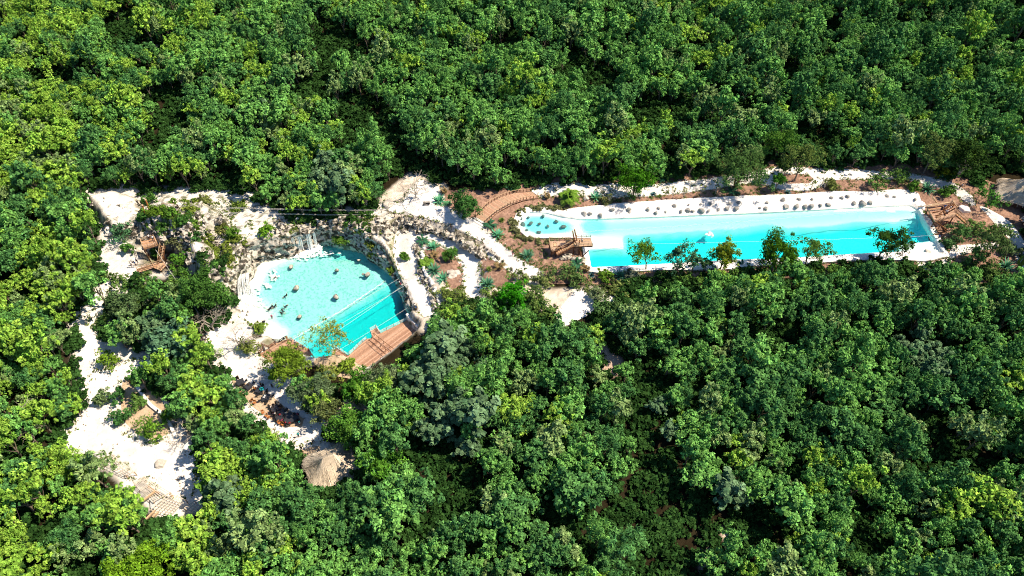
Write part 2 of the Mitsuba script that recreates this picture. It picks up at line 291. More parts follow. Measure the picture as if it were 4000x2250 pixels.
# the rough cliff that stands round the cenote
ring = cen_xy.exterior
def cliff(uv0, uv1, setback, rough, seed):
    L = ring.length
    a, b = ring.project(Point(*g(*uv0, WL)[:2])), ring.project(Point(*g(*uv1, WL)[:2]))
    mid_ = ring.project(Point(*g(1246, 945, WL)[:2]))
    if not ((a < mid_ < b) or (b < mid_ < a)): b += L if b < a else -L
    s_ = np.arange(0, abs(b - a), .3) * np.sign(b - a) + a
    q = np.array([ring.interpolate(x % L).coords[0] for x in s_])
    q = np.c_[np.convolve(np.pad(q[:, 0], 3, 'edge'), np.ones(7) / 7, 'valid'), np.convolve(np.pad(q[:, 1], 3, 'edge'), np.ones(7) / 7, 'valid')]
    tn = np.gradient(q, axis=0); o = np.c_[tn[:, 1], -tn[:, 0]]; o /= np.linalg.norm(o, axis=1, keepdims=True)
    c = np.array(cen_xy.centroid.coords[0]); o *= np.sign(((q - c) * o).sum(1))[:, None]
    zt_ = np.maximum(zt(q[:, 0] + o[:, 0] * 2.0, q[:, 1] + o[:, 1] * 2.0), WL + .5) + .2
    t = np.linspace(0, 1, 26)
    out = -.45 + setback * t ** 1.4
    P = np.stack([q[:, None, 0] + o[:, None, 0] * out, q[:, None, 1] + o[:, None, 1] * out, (WL - 1.2) + (zt_[:, None] - WL + 1.2) * t], -1)
    n1 = meshkit.fbm(P * [.45, .45, .6], 4, seed) - .5; n2 = meshkit.fbm(P * [1.5, 1.5, 1.1], 3, seed + 5) - .5
    dsp = (n1 * 3.2 + n2 * 1.3) * rough * np.clip(np.sin(np.pi * np.clip(t, .06, .94)) * 1.5, 0, 1)
    P[..., :2] -= o[:, None] * dsp[..., None]; P[..., 2] += n2 * .9 * rough
    n, m = P.shape[:2]
    i, j = np.meshgrid(np.arange(n - 1), np.arange(m - 1), indexing='ij')
    struct('cliff', mikit.ply((P.reshape(-1, 3), np.stack([i * m + j, (i + 1) * m + j, (i + 1) * m + j + 1, i * m + j + 1], -1).reshape(-1, 4)), 'm_rock', smooth=40))
cliff((915, 1165), (1612, 1238), 1.3, .9, 3)
# long pool: floor by depth
ux, uy = np.arange(-5, 110, .4), np.arange(105, 145, .4)
UX, UY = np.meshgrid(ux, uy, indexing='ij')
def m2(pts, s):
    return gaussian_filter(shapely.contains_xy(Polygon(gp(pts, -.3)).buffer(0), UX, UY).astype(float), s / .4)
dp = m2([(2449, 927), (2744, 908), (2900, 900), (2996, 884), (3074, 898), (3200, 892), (3233, 892), (3350, 872), (3505, 876), (3590, 861), (3585, 835), (3660, 927), (3497, 942), (3509, 1000), (3105, 1020), (2860, 1030), (2540, 1050), (2300, 1060), (2296, 979), (2456, 979)], .55)
kid = m2([(2040, 893), (2030, 868), (2070, 835), (2140, 838), (2220, 860), (2240, 900), (2120, 915)], .8)
mid = m2([(2280, 862), (2350, 860), (2340, 905), (2282, 900)], 1.2)
shelf = m2([(2250, 850), (2400, 840), (2980, 820), (3600, 790), (3580, 850), (3350, 868), (3200, 885), (2740, 905), (2440, 925), (2300, 915)], 1.6)
edge = np.clip(np.where(shapely.contains_xy(pool_xy, UX, UY), shapely.distance(shapely.points(UX, UY), pool_xy.exterior), 0) / 1.6, 0, 1)
pz = -.3 - (.12 + edge * .10 + .42 * kid * edge + .45 * mid + .26 * shelf + 2.3 * dp)
_pz = RegularGridInterpolator((ux, uy), pz, bounds_error=False, fill_value=-.5)
struct('pool_floor', mikit.ply(slab(pool_xy.buffer(.25), 0, .3, lambda x, y: _pz(np.stack([x, y], -1)), .8), 'm_pool', smooth=50))
struct('pool_water', mikit.ply(flat(pool_xy.buffer(.2), -.302, -.3), 'm_water'))

# ---- paths, beds, plazas -----------------------------------------------------------------------------
PATH_LOOP = [(2072, 745), (2138, 717), (2200, 713), (2293, 717), (2402, 717), (2550, 721), (2666, 709), (2775, 698), (2860, 682), (2950, 667), (3035, 651), (3132, 655), (3200, 661), (3369, 663), (3447, 674), (3552, 678), (3660, 698), (3730, 717), (3800, 768), (3812, 800), (3855, 814), (3913, 845), (3945, 868), (3975, 905), (4010, 960), (4060, 1040), (4060, 1120), (3990, 1060), (3963, 993), (3948, 942), (3893, 884), (3847, 830), (3820, 805), (3790, 800), (3773, 791), (3723, 756), (3660, 733), (3583, 713), (3536, 702), (3388, 702), (3291, 702), (3233, 709), (3202, 733), (3155, 748), (3078, 744), (3027, 740), (2977, 721), (2938, 717), (2860, 727), (2783, 740), (2666, 756), (2538, 768), (2406, 771), (2200, 762), (2111, 773)]
LOOP_HOLE = [(3058, 680), (3155, 682), (3179, 700), (3163, 717), (3078, 719), (3023, 700)]
PATH_UP = [(1482, 818), (1489, 786), (1571, 794), (1606, 728), (1640, 700), (1690, 720), (1735, 740), (1720, 765), (1695, 802), (1750, 814), (1823, 856), (1858, 850), (1895, 866), (1890, 896), (1944, 942), (2006, 992), (2060, 1031), (2123, 1058), (2123, 1090), (2037, 1090), (1975, 1051), (1890, 990), (1886, 945), (1765, 882), (1656, 851), (1540, 831)]
MULCH = [(1735, 800), (1740, 745), (1850, 740), (1990, 715), (2140, 690), (2560, 695), (2760, 655), (3030, 600), (3400, 640), (3560, 625), (3700, 650), (3900, 720), (4080, 790), (4080, 1180), (3800, 1120), (3500, 1060), (2900, 1095), (2500, 1115), (2240, 1110), (2150, 1110), (2060, 1080), (1960, 960), (1900, 880)]
loop = smooth_poly(gp(PATH_LOOP), .4).difference(smooth_poly(gp(LOOP_HOLE), .4))
up = smooth_poly(gp(PATH_UP), .4)
mulch = smooth_poly(gp(MULCH), .6).difference(loop.buffer(-.15)).difference(up.buffer(-.15)).difference(rim_xy.buffer(-.2))
struct('mulch_bed', mikit.ply(slab(mulch, .06, .3, step=1.5), 'm_mulch', smooth=40))
struct('path', mikit.ply(slab(loop, .14, .3, step=1.2), 'm_limestone', smooth=40))
struct('path', mikit.ply(slab(up, .12, .4, step=1.0), 'm_limestone', smooth=40))
bed2 = smooth_poly(gp([(1655, 965), (1690, 950), (1780, 1000), (1805, 1030), (1815, 1090), (1800, 1140), (1760, 1130), (1720, 1075), (1668, 1020)], -2.2), .5)
struct('mulch_bed', mikit.ply(slab(bed2, .1, .4), 'm_mulch', smooth=40))
bed3 = smooth_poly(gp([(1868, 1000), (1900, 1005), (1950, 1050), (2010, 1100), (2000, 1140), (1880, 1140), (1888, 1080)], -1.6), .5)
struct('mulch_bed', mikit.ply(slab(bed3, .1, .6), 'm_mulch', smooth=40))
low = smooth_poly([*gp([(1548, 905)], -4), *gp([(1620, 897)], -3.5), *gp([(1760, 935)], -2.5), *gp([(1850, 955)], -1.5), *gp([(1905, 1000)], -.7), *gp([(1875, 1030)], -1), *gp([(1880, 1150), (1860, 1190)], -2.4), *gp([(1815, 1180)], -2.6), *gp([(1800, 1040)], -1.8), *gp([(1770, 990)], -2), *gp([(1680, 935)], -3), *gp([(1625, 960), (1640, 1040), (1630, 1075), (1690, 1150), (1700, 1230), (1660, 1255)], -4), *gp([(1610, 1210), (1580, 1130), (1555, 1060), (1535, 990)], -4)], .5)
struct('path', mikit.ply(slab(low, .10, .8), 'm_limestone', smooth=40))
plaza = smooth_poly(gp([(800, 1310), (860, 1270), (935, 1230), (985, 1260), (1000, 1310), (990, 1370), (1040, 1420), (1105, 1440), (1160, 1500), (1190, 1560), (1230, 1590), (1290, 1600), (1290, 1660), (1265, 1720), (1170, 1745), (1110, 1735), (1040, 1660), (960, 1570), (880, 1470), (855, 1400)], -4.9), .6)
struct('plaza', mikit.ply(slab(plaza, .08, .5), 'm_limestone', smooth=40))
terr = smooth_poly(gp([(900, 1478), (985, 1510), (1060, 1545), (1120, 1600), (1190, 1640), (1180, 1672), (1110, 1672), (1040, 1630), (985, 1590), (930, 1535)], -4.9), .4)
struct('terrace', mikit.ply(slab(terr, .14, .3), 'm_sand', smooth=40))
plaza2 = smooth_poly(gp([(370, 1460), (460, 1420), (600, 1385), (640, 1370), (640, 1400), (560, 1440), (480, 1480), (460, 1520), (440, 1560), (440, 1640), (490, 1700), (560, 1735), (640, 1720), (680, 1660), (760, 1660), (790, 1700), (770, 1850), (760, 1930), (640, 1960), (560, 1930), (500, 1850), (420, 1790), (270, 1790), (240, 1740), (300, 1680), (330, 1550)], -4.6), .8)
for hole in ([(400, 1825), (436, 1790), (520, 1858), (490, 1870)], [(525, 1905), (562, 1880), (590, 1900), (640, 1985), (600, 2010), (555, 1965)], [(600, 1990), (660, 1945), (724, 1965), (668, 2024)]):
    plaza2 = plaza2.difference(Polygon(gp(hole, -4.6)).buffer(.3))
struct('plaza', mikit.ply(slab(plaza2, .08, .5), 'm_limestone', smooth=40))
struct('plaza', mikit.ply(slab(smooth_poly(gp([(2190, 1200), (2250, 1130), (2330, 1140), (2420, 1165), (2330, 1215), (2240, 1260), (2190, 1285), (2170, 1260)]), .6), .1, .4), 'm_limestone', smooth=40))
struct('plaza', mikit.ply(slab(smooth_poly(gp([(3560, 1000), (3620, 1030), (3700, 1010), (3720, 960), (3800, 955), (3900, 945), (3900, 965), (3800, 985), (3730, 1000), (3700, 1045), (3600, 1060)]), .5), .09, .4), 'm_limestone', smooth=40))
struct('terrace', mikit.ply(slab(smooth_poly(gp([(480, 1490), (530, 1470), (620, 1540), (670, 1640), (670, 1690), (600, 1720), (540, 1700), (480, 1640), (470, 1560)], -4.6), .5), .1, .4), 'm_sand', smooth=40))
rim = rim_xy.difference(pool_xy.buffer(-.05))
wob = lambda x, y: zt(x, y) * 0 + .5 * (meshkit.fbm(np.stack([x * .7, y * .7, x * 0], -1), 3, 8) - .4)
rv, rf = slab(rim, .18, 1.0, lambda x, y: 0 * x, .8)
pd = shapely.distance(shapely.points(rv[:, 0], rv[:, 1]), pool_xy.exterior)
tp = rv[:, 2] > 0
rv[tp, 2] += np.where(pd[tp] < .2, -.3, np.clip(pd[tp] - .2, 0, 2) * .22 + wob(rv[tp, 0], rv[tp, 1]) * np.clip(pd[tp], 0, 1))
struct('pool_rim', mikit.ply((rv, rf), 'm_plaster', smooth=50))

# ---- foliage -----------------------------------------------------------------------------------------
def leaves_mesh(pos, nrm, rng, size, aspect, cols):
    n = len(pos)
    nrm = nrm / (np.linalg.norm(nrm, axis=1, keepdims=True) + 1e-9)
    t = np.cross(nrm, rng.normal(size=(n, 3))); t /= np.linalg.norm(t, axis=1, keepdims=True) + 1e-9
    b = np.cross(nrm, t)
    L, Wd = size[:, None], (size * aspect)[:, None]
    v = np.stack([pos - t * L, pos - b * Wd + nrm * L * .12, pos + t * L, pos + b * Wd - nrm * L * .12], 1).reshape(-1, 3)
    i = np.arange(n)[:, None] * 4
    f = np.vstack([i + [0, 1, 2], i + [0, 2, 3]])
    return v, f, np.repeat(cols, 4, 0)
def crown_mesh(seed, R, Hc, clumps, per, leaf, base, base2, flatness=1.0, aspect=.6, up=.5, rc=.30, low=-.35):
    """A crown of leaf clumps round the origin, about R wide to each side and Hc tall."""
    rng = np.random.default_rng(seed)
    d = rng.normal(size=(clumps * 4, 3)); d /= np.linalg.norm(d, axis=1, keepdims=True)
    d = d[d[:, 2] > low][:clumps]
    k = len(d)
    rad = rng.uniform(.4, 1.08, (k, 1))
    lump = 1 + .3 * np.sin(np.arctan2(d[:, 1], d[:, 0]) * rng.integers(2, 5) + rng.uniform(0, 6))[:, None]
    c = d * rad * lump * [R, R, Hc * flatness]
    r = R * rc * rng.uniform(.45, 1.35, k)
    which = np.repeat(np.arange(k), per)
    e = rng.normal(size=(k * per, 3)) + [0, 0, .35]; e /= np.linalg.norm(e, axis=1, keepdims=True)
    pos = c[which] + e * (r[which] * rng.uniform(.45, 1.1, k * per))[:, None] * [1, 1, .8]
    nr = e * .8 + rng.normal(size=e.shape) * .45 + [0, 0, up]
    mixk = np.clip(rng.normal(.5, .3, k), 0, 1)[which] * .7 + rng.random(k * per) * .3
    val = rng.uniform(.7, 1.3, k)[which] * rng.uniform(.5, 1.5, k * per)  # random leaf tone, its spread widened to stand in for glints
    cols = (np.array(base) * (1 - mixk[:, None]) + np.array(base2) * mixk[:, None]) * val[:, None]
    return leaves_mesh(pos, nr, rng, leaf * rng.uniform(.6, 1.35, k * per), aspect, np.clip(cols, 0, 1))
def trunk_mesh(seed, h, r, R, limbs=4, lean=.1, bend=.4):
    rng = np.random.default_rng(seed)
    a = rng.uniform(0, 6.28)
    top = np.array([math.cos(a) * lean * h, math.sin(a) * lean * h, h])
    p = np.array([[0, 0, -.5], top * .35 + rng.normal(size=3) * [bend * .3, bend * .3, 0], top * .7 + rng.normal(size=3) * [bend * .3, bend * .3, 0], top])
    ms = [tube_mesh(p, [r * 1.25, r, r * .8, r * .35])]
    for i in range(limbs):
        b = a + i * 6.28 / limbs + rng.uniform(-.4, .4)
        s = p[1] * (1 - (i % 2) * .6) + p[2] * (i % 2) * .6
        e = np.array([math.cos(b) * R * .7, math.sin(b) * R * .7, h + rng.uniform(-.1, .35) * R])
        m = (s + e) / 2 + [0, 0, -.1 * R]
        ms.append(tube_mesh([s, m, e], [r * .55, r * .4, r * .15], 5))
    return join(ms)
def foliage(seed, **k):
    v, f, c = crown_mesh(seed, **k)
    return mikit.ply((v, f), 'm_vertex', color=c)
# leaf colours (base reflectance) of the kinds of tree that the forest shows
PAL0 = {'green': ((.033, .125, .028), (.100, .265, .056)), 'dark': ((.019, .080, .024), (.060, .175, .044)), 'yellow': ((.060, .175, .020), (.160, .310, .042)),
       'olive': ((.056, .125, .040), (.125, .225, .075)), 'blue': ((.030, .085, .036), (.070, .145, .068)), 'bright': ((.070, .200, .012), (.170, .360, .022))}
PAL = {k: tuple(tuple(x * q for x, q in zip(c, (2.05, 1.72, 1.9))) for c in v) for k, v in PAL0.items()}
protos = {}
ps = 100
for kind, n in (('green', 5), ('dark', 4), ('yellow', 4), ('olive', 2), ('blue', 2), ('bright', 2)):
    protos[kind] = []
    for i in range(n):
        ps += 1
        big = kind == 'blue'
        cr = foliage(ps, R=(3.0, 2.7, 3.3, 3.0, 2.6)[i], Hc=(2.6, 3.2, 2.0, 2.6, 3.4)[i], clumps=(44, 56, 64, 50, 70)[i] if not big else 64, per=(46, 36, 30, 40, 28)[i] if not big else 26, leaf=(.26, .25, .24, .30, .22)[i] if not big else .40, base=PAL[kind][0], base2=PAL[kind][1], aspect=(.62, .55, .7, .26, .6)[i] if not big else .9, up=.5 if not big else 1.1, rc=(.22, .20, .19, .25, .17)[i])
        tr = mikit.ply(trunk_mesh(ps, 5.0, .17, 2.6), 'm_bark', smooth=60)
        name = f'group_{kind}_{i}'
        crd = ref(cr, M=TM((0, 0, 5.6)))
        scene[name] = {'type': 'shapegroup', 'crown': crd, 'trunk': tr}
        protos[kind].append((name, cr, tr))
TREE_KEYS = []
def forest_tree(key, kind, i, p, rz, s, sz):
    scene[key] = {'type': 'instance', 'group': {'type': 'ref', 'id': protos[kind][i % len(protos[kind])][0]}, 'to_world': TM(p, rz, (s, s, sz))}

# ---- the forest --------------------------------------------------------------------------------------
OPEN = [
 [(310, 770), (420, 725), (560, 755), (800, 745), (1000, 755), (1050, 840), (1250, 880), (1470, 830), (1500, 720), (1600, 660), (1740, 715), (1900, 745), (2060, 725), (2140, 708), (2560, 712), (2760, 690), (2960, 650), (3140, 640), (3380, 660), (3560, 660), (3700, 690), (3840, 730), (3870, 670), (4010, 665), (4010, 1080), (3700, 1030), (3400, 1018), (3100, 1045), (2900, 1066), (2530, 1080), (2350, 1115), (2330, 1135), (2420, 1160), (2400, 1185), (2260, 1230), (2190, 1280), (2130, 1240), (2050, 1180), (1900, 1170), (1740, 1165), (1700, 1220), (1660, 1290), (1650, 1340), (1560, 1410), (1480, 1480), (1310, 1490), (1120, 1430), (1160, 1520), (1200, 1600), (1280, 1630), (1300, 1690), (1180, 1770), (1090, 1730), (1000, 1640), (870, 1470), (850, 1390), (800, 1340), (830, 1280), (940, 1230), (925, 1160), (935, 1080), (850, 1000), (760, 970), (780, 1090), (640, 1120), (520, 1070), (440, 1050), (390, 940), (360, 830)],
 [(430, 930), (520, 1050), (470, 1150), (400, 1220), (390, 1300), (420, 1360), (600, 1375), (620, 1400), (480, 1490), (470, 1540), (640, 1530), (700, 1640), (780, 1690), (760, 1780), (750, 1850), (760, 1920), (790, 1960), (780, 2020), (680, 2045), (580, 2050), (520, 1970), (480, 1890), (390, 1840), (370, 1790), (280, 1780), (220, 1740), (330, 1620), (340, 1500), (310, 1380), (320, 1250), (390, 1130), (430, 1020)],
 [(1160, 1760), (1270, 1715), (1390, 1735), (1415, 1860), (1340, 1905), (1200, 1905)],
 [(1330, 1560), (1420, 1550), (1430, 1600), (1340, 1600), (1290, 1680), (1260, 1660)],
 [(2330, 1330), (2380, 1340), (2390, 1400), (2430, 1440), (2360, 1460), (2330, 1380)],
]
sparse_px = Polygon([(420, 1080), (600, 1100), (900, 1120), (930, 1260), (830, 1300), (700, 1330), (500, 1330), (420, 1330), (410, 1200)])
open_px = shapely.union_all([Polygon(o).buffer(0) for o in OPEN])
rng = np.random.default_rng(11)
cands = []
sp_ = 3.7
for i in range(-62, 63):
    for j in range(0, 78):
        x, y = (i + .5 * (j % 2)) * sp_ + rng.uniform(-1.5, 1.5), 28 + j * sp_ * .87 + rng.uniform(-1.5, 1.5)
        if abs(x) > 86 + y * .44: continue
        cands.append((x, y, rng.random(), rng.random(), rng.random(), rng.random()))
BLUE = [(1780, 1400, 120), (1740, 1640, 150), (1680, 1480, 90), (2560, 1660, 105), (2850, 1940, 90), (3620, 1370, 110), (1020, 400, 45), (1290, 680, 70), (660, 1340, 60), (600, 1290, 50), (860, 1950, 70)]
rows = []
for x, y, r1, r2, r3, r4 in cands:
    z = float(zt(x, y))
    s = .55 + .50 * r1 + (.45 * (r4 * 7 % 1) if r1 > .86 else 0)
    h = 5.6 * s * (.85 + .65 * r2) * (1.25 - .25 * s)
    top = px((x, y, z + h + 1.2 * s)); cen = px((x, y, z + h)); bot = px((x, y, z + h - 1.2 * s))
    rad = 2.5 * s * 15
    if any(open_px.contains(Point(*q)) for q in (top, cen, bot)): continue
    if open_px.contains(Point(*px((x, y, z)))) : continue
    if open_px.intersects(Point(*cen).buffer(rad * .55)): continue
    u, v = cen
    if sparse_px.contains(Point(u, v)) and r4 < .55: continue
    gap = float(meshkit.fbm(np.array([x * .07, y * .07, 1.]), 3, 51))
    right = np.clip((u - 1500) / 1800, 0, 1)
    if gap < .332 + .045 * right: continue
    dens = float(meshkit.fbm(np.array([x * .035, y * .035, 2.]), 2, 61))
    left = np.clip((1300 - u) / 1100, 0, 1)
    wy, wd, wo = .10 + .42 * left + .5 * (dens - .5), .22 + .25 * right - .5 * (dens - .5), .08 + .05 * left
    kind = 'yellow' if r3 < wy else 'dark' if r3 < wy + wd else 'olive' if r3 < wy + wd + wo else 'green'
    if any(math.hypot(u - bu, (v - bv) * 1.2) < br for bu, bv, br in BLUE) and r4 < .8: kind = 'blue'
    if math.hypot(u - 590, v - 2190) < 110: continue
    rows.append((math.hypot(x, y), x, y, z, s, h / 5.6 / s, kind, u, v, r4))
rows.sort()
inframe = [r for r in rows if -20 < r[7] < 4020 and -20 < r[8] < 2270]
chosen = set(id(r) for r in inframe[:300])
KIND_LABEL = {'green': 'mid green broadleaf tree', 'dark': 'dark green broadleaf tree', 'yellow': 'yellow green broadleaf tree', 'olive': 'dull olive tree', 'blue': 'grey green big-leaved tree', 'bright': 'bright lime green round tree'}
def zone(u, v):
    col = ('left of the lattice roofs', 'below the lattice roofs', 'below the yard corner', 'below the straw hut', 'right of the straw hut', 'below the small terrace', 'below the platform tower', 'below the middle pool bank', 'below the pool head', 'below the cactus')[int(np.clip(u // 400, 0, 9))]
    return ('at the bottom edge ' if v > 2060 else 'one row up ' if v > 1880 else 'farther back ') + col
for n, r in enumerate(rows):
    _, x, y, z, s, sz, kind, u, v, r4 = r
    if id(r) in chosen:
        key = thing('jungle_tree', f'{"big " if s > .98 else "small " if s < .72 else ""}{KIND_LABEL[kind]} {zone(u, v)}', 'tree', f'{KIND_LABEL[kind]}s {zone(u, v)}')
    else:
        key = numbered('forest')
    forest_tree(key, kind, int(r4 * 97), (x, y, z - .2), r4 * 40, s, s * sz)
UNDER = []
for i in range(3):
    scene[f'group_under_{i}'] = {'type': 'shapegroup', 'leaves': foliage(300 + i, R=1.7, Hc=.9, clumps=20, per=24, leaf=.34, base=(.013, .045, .012), base2=(.042, .105, .026), rc=.34, low=-.1)}
for i in range(-70, 71):
    for j in range(0, 96):
        x, y = (i + .5 * (j % 2)) * 3.0 + rng.uniform(-1.1, 1.1), 30 + j * 2.6 + rng.uniform(-1.1, 1.1)
        r1 = rng.random()
        if abs(x) > 80 + y * .44: continue
        z = float(zt(x, y))
        if open_px.contains(Point(*px((x, y, z)))) or open_px.contains(Point(*px((x, y, z + .9)))): continue
        scene[numbered('undergrowth')] = {'type': 'instance', 'group': {'type': 'ref', 'id': f'group_under_{int(r1 * 97) % 3}'}, 'to_world': TM((x, y, z + .5), r1 * 50, .7 + .7 * r1)}
labels['undergrowth'] = {'label': 'dark green undergrowth between the forest trees', 'kind': 'stuff'}
labels['forest'] = {'label': 'dense tropical forest of mixed green crowns all round the pools', 'kind': 'stuff'}
_used['forest'] += 0
print('trees', len(rows), len(inframe))

# ---- rocks -------------------------------------------------------------------------------------------
def rock_mesh(seed, sub=2, cuts=7, rough=.28, fr=1.6):
    m = trimesh.creation.icosphere(subdivisions=sub)
    v = np.array(m.vertices); r = np.random.default_rng(seed)
    for _ in range(cuts):
        d = r.normal(size=3); d /= np.linalg.norm(d)
        k = v @ d; lim = r.uniform(.5, .85)
        v -= np.clip(k - lim, 0, None)[:, None] * d
    v *= (1 + rough * (meshkit.fbm(v * fr + seed, 3, seed) - .5) * 2)[:, None]
    return v, np.array(m.faces)
scene['m_cen_boulder'] = proc_dif(lambda p, n, uv: MX((.05, .10, .095), MX((.30, .27, .23), (.66, .62, .56), FB(p.x * 1.8, p.y * 1.8, p.z * 1.8, 3)), SS(-5.95, -5.65, p.z)))
ROCK = [mikit.ply(rock_mesh(s), 'm_boulder', smooth=25) for s in range(1, 7)]
CRAG = [mikit.ply(rock_mesh(s, 3, 9, .75, 2.4), 'm_rock', smooth=30) for s in range(11, 17)]
rk_rng = np.random.default_rng(77)
def put_rock(name, label, group, p, size, flat=.7, protos_=ROCK, m=None, cat='rock'):
    s = np.array([size * rk_rng.uniform(.8, 1.25), size * rk_rng.uniform(.8, 1.25), size * flat * rk_rng.uniform(.85, 1.2)])
    return single(name, label, cat, ref(protos_[rk_rng.integers(len(protos_))], m, TM(p, rk_rng.uniform(0, 6.28), s)), group)
z4 = lambda a, b: (2200 + a / 2.574, 550 + b / 2.574)
z5 = lambda a, b: (3000 + a / 2.574, 550 + b / 2.574)
z3 = lambda a, b: (1400 + a / 2.574, 600 + b / 2.574)
z2 = lambda a, b: (900 + a / 2.574, 650 + b / 2.574)
z6 = lambda a, b: (700 + a / 2.574, 1100 + b / 2.574)
for a, b in [(210, 735), (265, 740), (375, 750), (660, 715), (930, 725), (1030, 715), (1185, 710), (1250, 700), (1300, 705), (1390, 705), (1465, 705), (1560, 690), (1650, 685), (1745, 685), (1975, 675), (2030, 680), (2245, 665), (2345, 660), (2430, 660), (2495, 660)]:
    put_rock('boulder', 'grey white boulder in the lower row on the far bank of the long pool', 'boulders at the water line of the far bank', g(*z4(a, b), .5), rk_rng.uniform(.42, .85), .9, m='m_grey_boulder')
for a, b in [(1120, 655), (1260, 645), (1380, 640), (1480, 635), (1675, 630), (1760, 620), (2050, 620), (2210, 595), (2370, 585), (490, 690), (660, 690), (850, 690), (960, 675)]:
    put_rock('boulder', 'small white boulder high on the far bank of the long pool', 'boulders on the upper bank', g(*z4(a, b), .85), rk_rng.uniform(.4, .65), .8, m='m_grey_boulder')
for a, b in [(290, 660), (370, 660), (440, 660), (525, 650), (600, 640), (870, 630), (955, 630), (1030, 625)]:
    put_rock('boulder', 'grey boulder above the water near the far end of the long pool', 'boulders near the far end', g(*z5(a, b), .5), rk_rng.uniform(.55, .95), .9, m='m_grey_boulder')
for a, b in [(150, 595), (310, 590), (440, 590), (640, 575), (740, 575), (800, 560), (1190, 555), (1270, 565), (1480, 590)]:
    put_rock('boulder', 'pale boulder near the top of the bank by the long pool head', 'boulders near the top of the bank', g(*z5(a, b), .8), rk_rng.uniform(.45, .75), .8, m='m_grey_boulder')
for a, b in [(400, 1190), (460, 1195), (520, 1190), (620, 1180), (690, 1172), (820, 1165)]:
    put_rock('boulder', 'low grey boulder on the near white edge of the long pool', 'boulders on the near edge', g(*z5(a, b), .2), rk_rng.uniform(.4, .6), .7, m='m_grey_boulder')
for a, b in [(330, 1308), (400, 1312), (580, 1280), (700, 1290), (880, 1290), (1010, 1300), (1760, 1240), (1870, 1215), (2480, 1195), (2530, 1190)]:
    put_rock('boulder', 'low white boulder on the near edge below the platform tower', 'boulders on the near edge by the tower', g(*z4(a, b), .2), rk_rng.uniform(.35, .6), .7, m='m_grey_boulder')
put_rock('boulder', 'dark wet boulder in the shallow near corner of the long pool', None, g(*z5(1610, 1122), -.3), .95, .5)
for a, b in [(1710, 640), (1855, 632), (1990, 680), (1735, 700), (1655, 710), (1820, 705), (1905, 730), (2060, 735), (1690, 770), (1815, 790), (1630, 655)]:
    put_rock('stepping_stone', 'dark wet stone in the rounded shallow end of the pool', 'stones in the rounded pool end', g(*z3(a, b), -.36), rk_rng.uniform(.40, .70), .55, cat='stone', m='m_stone')
for (a, b, s, lab) in [(610, 1010, .8, 'pale boulder in the cenote nearest the long waterfall'), (1070, 1045, .75, 'pale boulder alone in the upper middle of the cenote'), (1375, 1085, 1.1, 'largest white boulder in the cenote near its shaded side'), (1335, 1085, .55, 'small grey boulder touching the largest cenote boulder'),
                       (660, 1225, 1.05, 'flat white boulder in the middle of the cenote'), (1060, 1310, .95, 'grey boulder with dark base near the rope line in the cenote'), (690, 1512, .8, 'dark topped boulder in the cenote nearest the beach'), (1290, 945, .6, 'sunken pale boulder at the shadow edge of the cenote')]:
    put_rock('boulder', lab, None, g(*z2(a, b), WL), s * .85, .75, m='m_cen_boulder')
# crags that make the cenote's cliff
def crags(pts, label, group, per, size, zr, out=0.2, jit=.6, name='crag'):
    """pts: (u, v) on the water line; crags stand on it from the water up to the height zr."""
    L = LineString(gp(pts, WL))
    for k in range(int(L.length * per)):
        q = L.interpolate(rk_rng.uniform(0, L.length))
        c = np.array(cen_xy.centroid.coords[0]); d = np.array([q.x, q.y]) - c; d /= np.linalg.norm(d)
        t = rk_rng.random()
        p = np.array([q.x, q.y]) + d * (out + t * 1.9 + rk_rng.uniform(-jit, jit) * .5)
        put_rock(name, label, group, (*p, WL + zr[0] + (zr[1] - zr[0]) * t), size * rk_rng.uniform(.6, 1.3), .95, CRAG)
crags([(917, 1150), (950, 1110), (985, 1060), (997, 1031)], 'pale weathered crag left of the cenote between the two waterfalls', 'crags between the waterfalls', 1.1, 1.5, (.2, 5.6))
crags([(997, 1031), (1040, 1018), (1086, 1007), (1149, 992), (1195, 972), (1246, 945)], 'pale pitted crag in the cliff under the row of waterfalls', 'crags under the waterfalls', 1.3, 1.35, (.1, 5.0), .7)
crags([(1246, 945), (1288, 943), (1330, 953), (1374, 961), (1424, 972), (1440, 995)], 'grey crag in the shaded cliff at the back of the cenote', 'crags at the back of the cenote', 1.5, 1.3, (0, 4.6), .7)
crags([(1440, 1000), (1475, 1019), (1506, 1042), (1537, 1070), (1557, 1112), (1576, 1155), (1595, 1206), (1610, 1235)], 'mossy crag at the foot of the low path beside the cenote', 'crags below the low path', 1.3, .75, (-.1, 1.6), .3)
def strew(poly, n, size, label, group, zoff=.1, protos_=CRAG, name='crag', m=None, flat=.8):
    P = Polygon(poly); b = P.bounds; k = 0
    while k < n:
        u, v = rk_rng.uniform(b[0], b[2]), rk_rng.uniform(b[1], b[3])
        if not P.contains(Point(u, v)): continue
        p = gt(u, v); s = size * rk_rng.uniform(.55, 1.4)
        put_rock(name, label, group, p + [0, 0, zoff * s], s, flat, protos_, m); k += 1
strew([(1240, 860), (1350, 860), (1460, 850), (1540, 890), (1500, 930), (1400, 940), (1270, 910)], 46, 1.2, 'pale broken rock on the slope behind the cenote', 'broken rocks behind the cenote')
strew([(1100, 850), (1250, 870), (1260, 910), (1150, 930), (1080, 910)], 24, 1.1, 'grey rock under the trees above the waterfalls', 'rocks above the waterfalls')
strew([(730, 880), (900, 900), (990, 990), (930, 1070), (850, 1040), (780, 960)], 26, 1.1, 'pale rock on the bare slope left of the cenote', 'rocks on the bare slope', .0)
strew([(545, 800), (760, 790), (880, 860), (760, 940), (680, 950), (580, 930)], 40, 1.3, 'weathered rock of the tree house hill', 'rocks of the tree house hill', .0)
